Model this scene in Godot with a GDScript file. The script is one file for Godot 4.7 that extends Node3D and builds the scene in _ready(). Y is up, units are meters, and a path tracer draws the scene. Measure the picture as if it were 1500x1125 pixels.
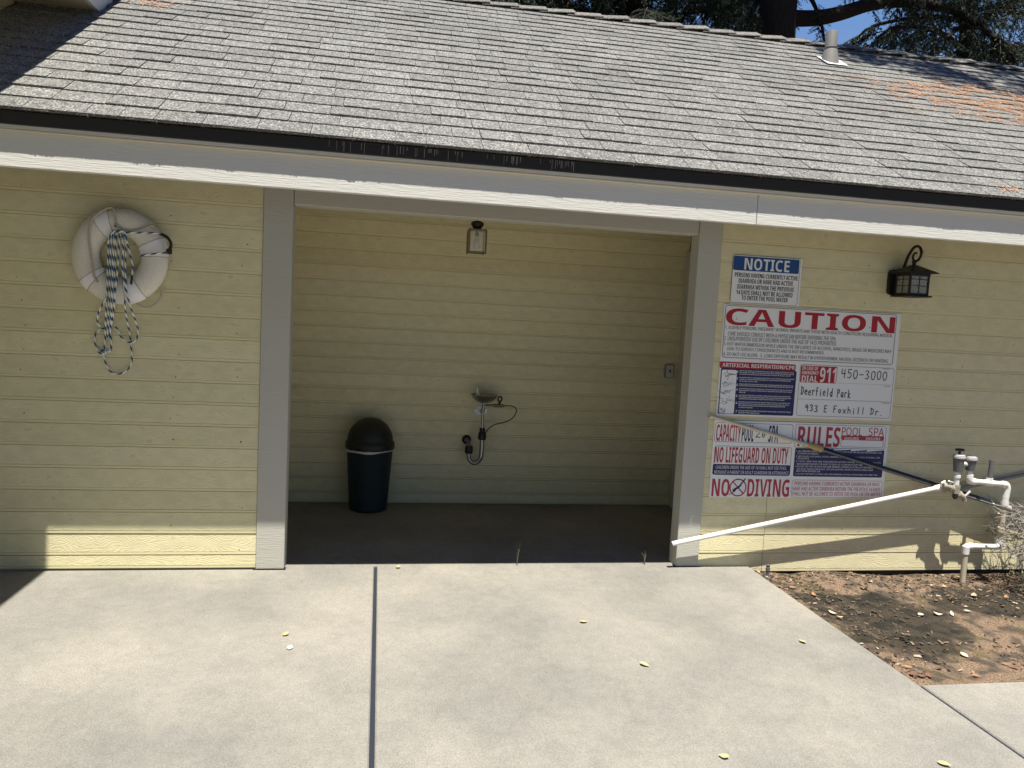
extends Node3D

# ---------------------------------------------------------------- scale of the place (metres)
const COURSE := 0.1294          # siding exposure
const LAP0 := 2.161             # height of the topmost visible lap line
const SLOPE := 0.6334           # roof rise over run
const EAVE_Z := 0.665
const EAVE_Y := 2.4605
const RIDGE_Z := -2.45
const BACK_Z := -1.63
const ROW := 0.1551             # shingle exposure

class MB:
	var v := PackedVector3Array()
	var n := PackedVector3Array()
	var u := PackedVector2Array()
	var u2 := PackedVector2Array()
	var c := PackedColorArray()
	var col := Color(1, 1, 1)
	var big := 0.0
	var shift := Vector2.ZERO
	func tri(a: Vector3, b: Vector3, d: Vector3, na: Vector3, nb: Vector3, nd: Vector3, ua: Vector2, ub: Vector2, ud: Vector2) -> void:
		if (b - a).cross(d - a).dot(na + nb + nd) > 0.0:
			v.append_array(PackedVector3Array([a, d, b])); n.append_array(PackedVector3Array([na, nd, nb])); u.append_array(PackedVector2Array([ua, ud, ub]))
		else:
			v.append_array(PackedVector3Array([a, b, d])); n.append_array(PackedVector3Array([na, nb, nd])); u.append_array(PackedVector2Array([ua, ub, ud]))
		c.append_array(PackedColorArray([col, col, col]))
	func flat(a: Vector3, b: Vector3, d: Vector3, ua := Vector2.ZERO, ub := Vector2.ZERO, ud := Vector2.ZERO, toward := Vector3.ZERO) -> void:
		var nn := (b - a).cross(d - a).normalized()
		if toward != Vector3.ZERO and nn.dot(toward) < 0.0: nn = -nn
		tri(a, b, d, nn, nn, nn, ua, ub, ud)
	func planar(p: Vector3, nn: Vector3) -> Vector2:
		var q := nn.abs()
		if q.x > q.y and q.x > q.z: return Vector2(p.z, p.y) + shift
		if q.y > q.z: return Vector2(p.x, p.z) + shift
		return Vector2(p.x, p.y) + shift
	func quad(a: Vector3, b: Vector3, d: Vector3, e: Vector3, nn: Vector3) -> void:
		var ua := planar(a, nn); var ub := planar(b, nn); var ud := planar(d, nn); var ue := planar(e, nn)
		tri(a, b, d, nn, nn, nn, ua, ub, ud)
		tri(a, d, e, nn, nn, nn, ua, ud, ue)
	func box(at: Vector3, size: Vector3, bev := 0.0, turn := Basis.IDENTITY) -> void:
		var h := size / 2.0
		var P := func(s: Vector3, ax: int) -> Vector3:
			var q := Vector3(s.x * (h.x - bev), s.y * (h.y - bev), s.z * (h.z - bev))
			q[ax] = s[ax] * h[ax]
			return at + turn * q
		for ax in 3:
			var bx := (ax + 1) % 3
			var cx := (ax + 2) % 3
			for s in [-1.0, 1.0]:
				var k: Array[Vector3] = []
				for m in [[-1.0, -1.0], [1.0, -1.0], [1.0, 1.0], [-1.0, 1.0]]:
					var sg := Vector3.ZERO
					sg[ax] = s; sg[bx] = m[0]; sg[cx] = m[1]
					k.append(P.call(sg, ax))
				var nn := Vector3.ZERO
				nn[ax] = s
				quad(k[0], k[1], k[2], k[3], turn * nn)
			if bev > 0.0:
				for s in [-1.0, 1.0]:
					for r in [-1.0, 1.0]:
						var lo := Vector3.ZERO
						var hi := Vector3.ZERO
						lo[ax] = s; lo[bx] = r; lo[cx] = -1.0
						hi[ax] = s; hi[bx] = r; hi[cx] = 1.0
						var nn := Vector3.ZERO
						nn[ax] = s; nn[bx] = r
						quad(P.call(lo, ax), P.call(lo, bx), P.call(hi, bx), P.call(hi, ax), turn * nn.normalized())
		if bev > 0.0:
			for i in [-1.0, 1.0]:
				for j in [-1.0, 1.0]:
					for k in [-1.0, 1.0]:
						var s := Vector3(i, j, k)
						var nn := turn * s.normalized()
						tri(P.call(s, 0), P.call(s, 1), P.call(s, 2), nn, nn, nn, Vector2.ZERO, Vector2.ZERO, Vector2.ZERO)
	func span(lo: Vector3, hi: Vector3, bev := 0.0) -> void:
		box((lo + hi) / 2.0, hi - lo, bev)
	func tube(p: Array, rad, sides := 8, caps := true, around := 1.0, along := 1.0) -> void:
		var m := p.size()
		var rings := []
		var side := Vector3.ZERO
		var gone := 0.0
		for i in m:
			var a: Vector3 = p[maxi(i - 1, 0)]
			var b: Vector3 = p[mini(i + 1, m - 1)]
			var here: Vector3 = p[i]
			var dir := (b - a).normalized()
			if side == Vector3.ZERO:
				side = dir.cross(Vector3.UP if absf(dir.y) < 0.9 else Vector3.RIGHT).normalized()
			side = (side - dir * side.dot(dir)).normalized()
			var up := dir.cross(side)
			var r: float = rad[i] if rad is Array else rad
			if i > 0: gone += here.distance_to(p[i - 1])
			var ring := []
			for k in sides + 1:
				var an := TAU * k / sides
				var nn := side * cos(an) + up * sin(an)
				ring.append([here + nn * r, nn, Vector2(gone * along, around * k / sides)])
			rings.append(ring)
		for i in m - 1:
			for k in sides:
				var a = rings[i][k]; var b = rings[i + 1][k]; var d = rings[i + 1][k + 1]; var e = rings[i][k + 1]
				tri(a[0], b[0], d[0], a[1], b[1], d[1], a[2], b[2], d[2])
				tri(a[0], d[0], e[0], a[1], d[1], e[1], a[2], d[2], e[2])
		if caps:
			for i in [0, m - 1]:
				var out: Vector3 = ((p[0] - p[1]) if i == 0 else (p[m - 1] - p[m - 2])).normalized()
				for k in sides:
					tri(p[i], rings[i][k][0], rings[i][k + 1][0], out, out, out, Vector2.ZERO, Vector2(0.02, 0), Vector2(0, 0.02))
	func lathe(prof: Array, segs := 24, xf := Transform3D.IDENTITY, squash := Vector3.ONE) -> void:
		var m := prof.size()
		var sn := []
		for i in m - 1:
			var d: Vector2 = prof[i + 1] - prof[i]
			sn.append(Vector2(d.y, -d.x).normalized())
		for i in m - 1:
			var nb: Vector2 = sn[i]
			var na: Vector2 = sn[i]
			if i > 0 and sn[i - 1].dot(sn[i]) > 0.7: na = (sn[i - 1] + sn[i]).normalized()
			if i < m - 2 and sn[i + 1].dot(sn[i]) > 0.7: nb = (sn[i + 1] + sn[i]).normalized()
			for k in segs:
				var q := []
				for w in [[i, k, na], [i + 1, k, nb], [i + 1, k + 1, nb], [i, k + 1, na]]:
					var an: float = TAU * w[1] / segs
					var pt: Vector2 = prof[w[0]]
					var nn: Vector2 = w[2]
					q.append([xf * (Vector3(pt.x * cos(an), pt.y, pt.x * sin(an)) * squash), (xf.basis * Vector3(nn.x * cos(an), nn.y, nn.x * sin(an))).normalized(), Vector2(an * 0.1, pt.y)])
				tri(q[0][0], q[1][0], q[2][0], q[0][1], q[1][1], q[2][1], q[0][2], q[1][2], q[2][2])
				tri(q[0][0], q[2][0], q[3][0], q[0][1], q[2][1], q[3][1], q[0][2], q[2][2], q[3][2])
	func prism(poly: PackedVector2Array, depth: float, xf := Transform3D.IDENTITY) -> void:
		# the outline lies in local xy, the thickness along local z from 0 to depth
		var ix := Geometry2D.triangulate_polygon(poly)
		for s in 2:
			var zz := depth * s
			var nn := (xf.basis * Vector3(0, 0, 1 if s == 1 else -1)).normalized()
			for i in range(0, ix.size(), 3):
				var k: Array[Vector3] = []
				for j in 3: k.append(xf * Vector3(poly[ix[i + j]].x, poly[ix[i + j]].y, zz))
				tri(k[0], k[1], k[2], nn, nn, nn, planar(k[0], nn), planar(k[1], nn), planar(k[2], nn))
		var turn := 1.0 if Geometry2D.is_polygon_clockwise(poly) else -1.0
		for i in poly.size():
			var a := poly[i]
			var b := poly[(i + 1) % poly.size()]
			var d := b - a
			var nn := (xf.basis * Vector3(-d.y * turn, d.x * turn, 0)).normalized()
			quad(xf * Vector3(a.x, a.y, 0), xf * Vector3(b.x, b.y, 0), xf * Vector3(b.x, b.y, depth), xf * Vector3(a.x, a.y, depth), nn)
	func ribbon(p: Array, w: float, zz: float) -> void:
		# flat pen stroke in the plane of a sign
		for i in p.size() - 1:
			var a: Vector2 = p[i]
			var b: Vector2 = p[i + 1]
			var s := (b - a).normalized()
			var o := Vector2(-s.y, s.x) * w / 2.0
			a -= s * w * 0.4
			b += s * w * 0.4
			quad(Vector3(a.x - o.x, a.y - o.y, zz), Vector3(b.x - o.x, b.y - o.y, zz), Vector3(b.x + o.x, b.y + o.y, zz), Vector3(a.x + o.x, a.y + o.y, zz), Vector3(0, 0, 1))
	func mesh() -> ArrayMesh:
		var arr := []
		arr.resize(Mesh.ARRAY_MAX)
		arr[Mesh.ARRAY_VERTEX] = v
		arr[Mesh.ARRAY_NORMAL] = n
		arr[Mesh.ARRAY_TEX_UV] = u
		arr[Mesh.ARRAY_COLOR] = c
		if big > 0.0:
			for q in u: u2.append(q * big)
		if u2.size() > 0:
			arr[Mesh.ARRAY_TEX_UV2] = u2
		var am := ArrayMesh.new()
		am.add_surface_from_arrays(Mesh.PRIMITIVE_TRIANGLES, arr)
		return am

var M := {}
var taken := {}
var base_of := {}
var rng := RandomNumberGenerator.new()

func numbered(called: String) -> String:
	var k: int = taken.get(called, 0)
	taken[called] = k + 1
	return called if k == 0 else "%s_%03d" % [called, k]

func thing(called: String, label: String, category: String, at := Vector3.ZERO, group := "", kind := "") -> Node3D:
	var o := Node3D.new()
	o.name = numbered(called)
	add_child(o)
	o.position = at
	base_of[o] = at
	tag(o, label, category, group, kind)
	return o

func tag(o: Node, label: String, category := "", group := "", kind := "") -> void:
	if label: o.set_meta("label", label)
	if category: o.set_meta("category", category)
	if group: o.set_meta("group", group)
	if kind: o.set_meta("kind", kind)

func part(mb, called: String, m: Material, parent: Node, label := "") -> MeshInstance3D:
	# geometry is given in world coordinates; the node is set back by its thing's base
	var o := MeshInstance3D.new()
	o.mesh = mb.mesh() if mb is MB else mb
	o.material_override = m
	o.name = called if parent != self else numbered(called)
	parent.add_child(o, true)
	if base_of.has(parent): o.position = -base_of[parent]
	if label: o.set_meta("label", label)
	return o

func rgb(r: float, g: float, b: float) -> Color:
	return Color(r, g, b).linear_to_srgb()

func mat(c: Color, rough := 0.8, metal := 0.0) -> StandardMaterial3D:
	var m := StandardMaterial3D.new()
	m.albedo_color = c
	m.roughness = rough
	m.metallic = metal
	return m

func noise(sd: int, freq: float, oct := 3, kind := FastNoiseLite.TYPE_SIMPLEX_SMOOTH) -> FastNoiseLite:
	var f := FastNoiseLite.new()
	f.seed = sd
	f.noise_type = kind
	f.frequency = freq
	f.fractal_type = FastNoiseLite.FRACTAL_FBM
	f.fractal_octaves = oct
	return f

func tex(im: Image) -> ImageTexture:
	im.generate_mipmaps()
	return ImageTexture.create_from_image(im)

func byte(x: float) -> int:
	return clampi(int(x * 255.0), 0, 255)

func image_from(w: int, h: int, f: Callable, grey := false) -> Image:
	var d := PackedByteArray()
	d.resize(w * h * (1 if grey else 3))
	var k := 0
	for y in h:
		for x in w:
			if grey:
				d[k] = byte(f.call(x, y))
				k += 1
			else:
				var c: Color = f.call(x, y)
				d[k] = byte(c.r); d[k + 1] = byte(c.g); d[k + 2] = byte(c.b)
				k += 3
	return Image.create_from_data(w, h, false, Image.FORMAT_L8 if grey else Image.FORMAT_RGB8, d)

func make_materials() -> void:
	# painted siding: pressed wood grain as relief, paint with faint weathering
	var lo := noise(11, 0.9, 2)
	var hi := noise(12, 3.0, 2)
	var W := 1024
	var H := 512
	var hgt := PackedFloat32Array()
	hgt.resize(W * H)
	for y in H:
		var ym := y * 0.8 / H
		for x in W:
			var a := TAU * x / W
			var cx := cos(a) * 0.75
			var sx := sin(a) * 0.75
			var warp := lo.get_noise_3d(cx, sx, ym * 9.0)
			var fine := hi.get_noise_3d(cx * 4.0, sx * 4.0, ym * 120.0)
			hgt[y * W + x] = 0.5 + 0.24 * sin(TAU * (ym * 88.0 + warp * 6.0)) + 0.5 * fine
	var grain := image_from(W, H, func(x, y): return hgt[y * W + x], true)
	var soil := noise(15, 2.2, 4)
	var paint := image_from(W, H, func(x, y):
		var a: float = TAU * x / W
		var s := soil.get_noise_3d(cos(a) * 0.9, sin(a) * 0.9, y * 5.0 / H)
		var g: float = 0.945 + 0.045 * s + 0.03 * (hgt[y * W + x] - 0.5)
		var d: float = smoothstep(0.40, 0.7, s) * 0.09
		return Color(g - d, g - d * 1.05, g - d * 0.8 - 0.01))
	var sid := mat(rgb(0.885, 0.818, 0.545), 0.62)
	sid.albedo_texture = tex(paint)
	sid.heightmap_enabled = true
	sid.heightmap_texture = tex(grain)
	sid.heightmap_scale = 0.12
	sid.uv1_scale = Vector3(1.0 / 1.6, 1.0 / 0.8, 1)
	sid.vertex_color_use_as_albedo = true
	M.siding = sid
	# rough-sawn trim: saw marks run across
	var saw1 := noise(21, 1.0, 3)
	var saw := image_from(512, 512, func(x, y):
		var a: float = TAU * x / 512
		return 0.5 + 0.45 * saw1.get_noise_3d(cos(a) * 1.2, sin(a) * 1.2, y * 0.16) + 0.25 * saw1.get_noise_3d(cos(a) * 9.0, sin(a) * 9.0, y * 0.5 + 90), true)
	var sawt := tex(saw)
	for k in [["trim", rgb(0.50, 0.492, 0.437)], ["fascia", rgb(0.68, 0.68, 0.64)]]:
		var t := mat(k[1], 0.75)
		t.heightmap_enabled = true
		t.heightmap_texture = sawt
		t.heightmap_scale = 0.13
		t.uv1_scale = Vector3(1.0 / 0.9, 1.0 / 0.6, 1)
		M[k[0]] = t
	M.cream = mat(rgb(0.72, 0.63, 0.47), 0.7)
	M.drip = mat(rgb(0.018, 0.017, 0.016), 0.6)
	M.dark = mat(rgb(0.03, 0.028, 0.025), 0.9)
	M.rust = mat(rgb(0.09, 0.065, 0.045), 0.9)
	M.drips = mat(rgb(0.33, 0.31, 0.27), 0.9)
	M.soffit = mat(rgb(0.72, 0.63, 0.42), 0.75)
	# shingles: mineral granules
	var gr := RandomNumberGenerator.new()
	gr.seed = 5
	var blot := noise(31, 0.02, 3)
	var cell := noise(33, 0.16, 1, FastNoiseLite.TYPE_CELLULAR)
	cell.cellular_return_type = FastNoiseLite.RETURN_CELL_VALUE
	var gimg := cell.get_seamless_image(512, 512)
	var bimg := blot.get_seamless_image(512, 512)
	var gran := image_from(512, 512, func(x, y):
		var q: float = gimg.get_pixel(x, y).r
		var g: float = 0.63 + 0.34 * (q - 0.5) + 0.12 * (bimg.get_pixel(x, y).r - 0.5) + gr.randf_range(-0.10, 0.10)
		if q > 0.86: g += 0.12
		return Color(g * 1.0, g * 0.995, g * 0.975))
	var sh := mat(rgb(0.86, 0.86, 0.86), 0.95)
	sh.albedo_texture = tex(gran)
	sh.heightmap_enabled = true
	sh.heightmap_texture = tex(gimg)
	sh.heightmap_scale = 0.12
	sh.vertex_color_use_as_albedo = true
	sh.uv1_scale = Vector3(1.0 / 0.55, 1.0 / 0.55, 1)
	M.shingle = sh
	# concrete: fine sand and chips, then broad stains
	var fine_im := noise(41, 0.34, 2).get_seamless_image(1024, 1024)
	var mid_im := noise(42, 0.02, 4).get_seamless_image(1024, 1024)
	var cg := RandomNumberGenerator.new()
	cg.seed = 8
	var agg := noise(45, 0.30, 1, FastNoiseLite.TYPE_CELLULAR)
	agg.cellular_return_type = FastNoiseLite.RETURN_CELL_VALUE
	var agg_im := agg.get_seamless_image(1024, 1024)
	var conc := image_from(1024, 1024, func(x, y):
		var f: float = fine_im.get_pixel(x, y).r - 0.5
		var m: float = mid_im.get_pixel(x, y).r - 0.5
		var q: float = agg_im.get_pixel(x, y).r - 0.5
		var g: float = 0.84 + 0.20 * f + 0.08 * q + 0.05 * m + cg.randf_range(-0.06, 0.06)
		if f < -0.25: g -= 0.13
		if f > 0.34: g += 0.06
		return Color(g, g * 0.988, g * 0.965))
	var bl := noise(43, 0.012, 5).get_seamless_image(512, 512)
	var bl2 := noise(44, 0.07, 4).get_seamless_image(512, 512)
	var bl3 := noise(46, 0.016, 4).get_seamless_image(512, 512)
	var stain := image_from(512, 512, func(x, y):
		var a: float = bl.get_pixel(x, y).r - 0.5
		var b: float = bl2.get_pixel(x, y).r - 0.5
		var g: float = 0.93 + 0.17 * a + 0.03 * b
		var w: float = bl3.get_pixel(x, y).r
		g -= 0.022 * smoothstep(0.56, 0.60, w) * (1.0 - smoothstep(0.60, 0.72, w))
		return Color(g + 0.015 * a, g, g - 0.025 * a))
	var cm := mat(rgb(0.452, 0.444, 0.414), 0.9)
	cm.albedo_texture = tex(conc)
	cm.detail_enabled = true
	cm.detail_albedo = tex(stain)
	cm.detail_blend_mode = BaseMaterial3D.BLEND_MODE_MUL
	cm.detail_uv_layer = BaseMaterial3D.DETAIL_UV_2
	cm.heightmap_enabled = true
	cm.heightmap_texture = tex(fine_im)
	cm.heightmap_scale = 0.10
	cm.uv1_scale = Vector3(1.0 / 1.7, 1.0 / 1.7, 1)
	M.concrete = cm
	M.joint = mat(rgb(0.018, 0.023, 0.036), 0.8)
	# soil with grit and dark mulch stains
	var d1 := noise(51, 0.012, 4).get_seamless_image(1024, 1024)
	var d2 := noise(52, 0.16, 3).get_seamless_image(1024, 1024)
	var d3 := noise(53, 0.006, 3).get_seamless_image(1024, 1024)
	var dirt := image_from(1024, 1024, func(x, y):
		var a: float = d1.get_pixel(x, y).r
		var b: float = d2.get_pixel(x, y).r - 0.5
		var w := smoothstep(0.46, 0.72, a + 0.45 * b) * 0.75
		var c := Color(0.47, 0.395, 0.325).lerp(Color(0.225, 0.205, 0.18), w)
		var e := smoothstep(0.62, 0.85, d3.get_pixel(x, y).r)
		c = c.lerp(Color(0.31, 0.28, 0.17), e * 0.6)
		var k: float = 1.0 + 0.95 * b + cg.randf_range(-0.16, 0.16)
		return Color(c.r * k, c.g * k, c.b * k))
	var dm := mat(Color.WHITE, 1.0)
	dm.albedo_texture = tex(dirt)
	dm.heightmap_enabled = true
	dm.heightmap_texture = tex(d2)
	dm.heightmap_scale = 0.35
	# damp black moss near the slab, mulch under the shrub, bare tan earth elsewhere (laid in metres)
	var edge := noise(54, 1.6, 5)
	dm.detail_enabled = true
	dm.detail_blend_mode = BaseMaterial3D.BLEND_MODE_MUL
	dm.detail_uv_layer = BaseMaterial3D.DETAIL_UV_2
	dm.detail_albedo = tex(image_from(1024, 512, func(x, y):
		var px: float = x * 8.0 / 1024
		var pz: float = y * 4.0 / 512
		var e := edge.get_noise_2d(px, pz) * 0.9 + edge.get_noise_2d(px * 7.0, pz * 7.0) * 0.35
		var m1 := pow((px - 3.0) / 0.46, 2) + pow((pz - 0.86) / 0.42, 2)
		var m2 := pow((px - 4.25) / 0.75, 2) + pow((pz - 0.55) / 0.30, 2)
		var m3 := pow((px - 2.95) / 0.35, 2) + pow((pz - 0.50) / 0.12, 2)
		var k := maxf(maxf(smoothstep(1.25, 0.5, m1 + e), smoothstep(1.25, 0.5, m2 + e)), smoothstep(1.3, 0.5, m3 + e))
		return Color(1.0, 1.0, 1.0).lerp(Color(0.50, 0.53, 0.52), k)))
	dm.uv1_scale = Vector3(1.0 / 2.1, 1.0 / 2.1, 1)
	M.dirt = dm
	M.soil = mat(rgb(0.16, 0.12, 0.085), 1.0)
	# ropes
	M.rope = mat(Color.WHITE, 0.85)
	M.rope.albedo_texture = tex(image_from(64, 64, func(x, y):
		var p: float = fposmod(x / 64.0 + y / 64.0, 1.0)
		var q: float = fposmod(p * 8.0, 1.0)
		var k: float = 0.86 + 0.14 * sin(q * PI)
		if p < 0.28: return Color(0.17, 0.32, 0.48) * k
		if p < 0.44: return Color(0.28, 0.42, 0.50) * k
		return Color(0.97, 0.97, 0.93) * k))
	M.cord = mat(rgb(0.50, 0.45, 0.36), 0.9)
	M.ring = mat(rgb(0.90, 0.895, 0.86), 0.45)
	M.ring.albedo_texture = tex(image_from(256, 256, func(x, y):
		var s: float = mid_im.get_pixel(x * 4, y * 4).r - 0.5
		var g: float = 0.95 + 0.06 * s
		return Color(g, g - 0.02, g - 0.05)))
	M.band = mat(rgb(0.90, 0.89, 0.90), 0.6)
	M.black = mat(rgb(0.012, 0.012, 0.013), 0.5)
	M.bronze = mat(rgb(0.020, 0.018, 0.015), 0.5, 0.3)
	M.brass = mat(rgb(0.22, 0.18, 0.11), 0.42, 0.75)
	M.corroded = mat(rgb(0.42, 0.39, 0.32), 0.55, 0.25)
	M.corroded.heightmap_enabled = true
	M.corroded.heightmap_texture = sawt
	M.corroded.heightmap_scale = 0.2
	M.steel = mat(rgb(0.34, 0.34, 0.33), 0.35, 0.9)
	M.plate = mat(rgb(0.72, 0.71, 0.68), 0.45, 0.4)
	M.bin = mat(rgb(0.012, 0.026, 0.030), 0.6)
	M.lid = mat(rgb(0.012, 0.013, 0.013), 0.5)
	M.liner = mat(rgb(0.62, 0.55, 0.55), 0.5)
	M.pvc = mat(rgb(0.80, 0.79, 0.75), 0.4)
	M.old_pvc = mat(rgb(0.52, 0.46, 0.36), 0.6)
	M.grey_plastic = mat(rgb(0.13, 0.13, 0.14), 0.5)
	M.pale_grey = mat(rgb(0.42, 0.42, 0.43), 0.5)
	M.pole_blue = mat(rgb(0.020, 0.030, 0.055), 0.3, 0.3)
	M.pole_grey = mat(rgb(0.30, 0.30, 0.285), 0.45, 0.0)
	M.pole_tan = mat(rgb(0.60, 0.55, 0.45), 0.6)
	M.yellow = mat(rgb(0.50, 0.38, 0.15), 0.6)
	M.zinc = mat(rgb(0.25, 0.255, 0.26), 0.7, 0.2)
	M.zinc.albedo_texture = M.ring.albedo_texture
	M.flash_white = mat(rgb(0.75, 0.75, 0.74), 0.5)
	M.glass = mat(Color(0.93, 0.95, 0.93, 0.16), 0.04)
	M.glass.transparency = BaseMaterial3D.TRANSPARENCY_ALPHA
	M.frost = mat(Color(0.66, 0.66, 0.60, 0.45), 0.25)
	M.frost.transparency = BaseMaterial3D.TRANSPARENCY_ALPHA
	M.bulb = mat(rgb(0.75, 0.73, 0.68), 0.3)
	M.board = mat(rgb(0.86, 0.87, 0.87), 0.42)
	M.ink_red = mat(rgb(0.42, 0.010, 0.018), 0.5)
	M.ink_faded = mat(rgb(0.44, 0.032, 0.05), 0.5)
	M.ink_navy = mat(rgb(0.010, 0.013, 0.105), 0.5)
	M.ink_blue = mat(rgb(0.005, 0.065, 0.24), 0.5)
	M.ink_black = mat(rgb(0.022, 0.022, 0.026), 0.5)
	M.ink_white = mat(rgb(0.80, 0.80, 0.81), 0.5)
	M.ink_ink = mat(rgb(0.03, 0.03, 0.035), 0.6)
	M.ink_board = M.board
	# plants
	M.bark = mat(rgb(0.034, 0.027, 0.022), 1.0)
	var bk := noise(61, 0.03, 4).get_seamless_image(512, 512)
	M.bark.heightmap_enabled = true
	M.bark.heightmap_texture = tex(bk)
	M.bark.heightmap_scale = 3.0
	M.bark.uv1_scale = Vector3(0.35, 3.0, 1)
	M.needle = mat(Color.WHITE, 0.7)
	M.needle.vertex_color_use_as_albedo = true
	M.needle.backlight_enabled = true
	M.needle.backlight = Color(0.25, 0.32, 0.12)
	M.leaf = mat(Color.WHITE, 0.75)
	M.leaf.vertex_color_use_as_albedo = true
	M.twig = mat(rgb(0.30, 0.275, 0.26), 0.9)
	M.green = mat(rgb(0.10, 0.13, 0.045), 0.7)
	M.straw = mat(Color.WHITE, 0.9)
	M.straw.vertex_color_use_as_albedo = true
	M.door = mat(rgb(0.30, 0.28, 0.24), 0.6)
const NOTICE_TEXT = [
	["NOTICE", 2.325, 2.644, 1.9885, 0.074, "white", 1],
	["PERSONS HAVING CURRENTLY ACTIVE", 2.264, 2.709, 1.938, 0.028, "black", 1],
	["DIARRHEA OR HAVE HAD ACTIVE", 2.294, 2.678, 1.9005, 0.029, "black", 1],
	["DIARRHEA WITHIN THE PREVIOUS", 2.287, 2.687, 1.8625, 0.028, "black", 1],
	["14 DAYS SHALL NOT BE ALLOWED", 2.283, 2.682, 1.8255, 0.029, "black", 1],
	["TO ENTER THE POOL WATER", 2.322, 2.651, 1.791, 0.029, "black", 1]]
const CAUTION_TEXT = [
	["CAUTION", 2.225, 3.457, 1.6235, 0.11, "red", 1],
	["1. ELDERLY PERSONS, PREGNANT WOMEN, INFANTS AND THOSE WITH HEALTH CONDITIONS REQUIRING MEDICAL", 2.224, 3.447, 1.592, 0.026, "black", 0],
	["CARE SHOULD CONSULT WITH A PHYSICIAN BEFORE ENTERING THE SPA.", 2.248, 3.027, 1.5545, 0.026, "black", 0],
	["2. UNSUPERVISED USE BY CHILDREN UNDER THE AGE OF 14 IS PROHIBITED.", 2.222, 3.033, 1.5215, 0.027, "black", 0],
	["3. HOT WATER IMMERSION WHILE UNDER THE INFLUENCE OF ALCOHOL, NARCOTICS, DRUGS OR MEDICINES MAY", 2.222, 3.448, 1.485, 0.026, "black", 0],
	["LEAD TO SERIOUS CONSEQUENCES AND IS NOT RECOMMENDED.", 2.248, 2.949, 1.453, 0.026, "black", 0],
	["4. DO NOT USE ALONE.  5. LONG EXPOSURE MAY RESULT IN HYPERTHERMIA, NAUSEA, DIZZINESS OR FAINTING.", 2.225, 3.434, 1.418, 0.026, "black", 0],
	["ARTIFICIAL RESPIRATION/CPR", 2.224, 2.743, 1.3485, 0.025, "white", 1],
	["IN CASE OF", 2.798, 2.913, 1.35, 0.024, "white", 1],
	["EMERGENCY", 2.798, 2.92, 1.321, 0.022, "white", 1],
	["DIAL", 2.8, 2.916, 1.2695, 0.043, "white", 1],
	["911", 2.931, 3.053, 1.2705, 0.101, "white", 1],
	["1", 2.328, 2.339, 1.312, 0.014, "white", 1],
	["2", 2.331, 2.342, 1.2675, 0.015, "white", 1],
	["3", 2.333, 2.344, 1.2235, 0.015, "white", 1],
	["4", 2.334, 2.345, 1.194, 0.014, "white", 1],
	["5", 2.336, 2.347, 1.151, 0.015, "white", 1],
	["6", 2.339, 2.35, 1.1045, 0.014, "white", 1],
	["7", 2.342, 2.353, 1.049, 0.015, "white", 1]]
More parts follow.
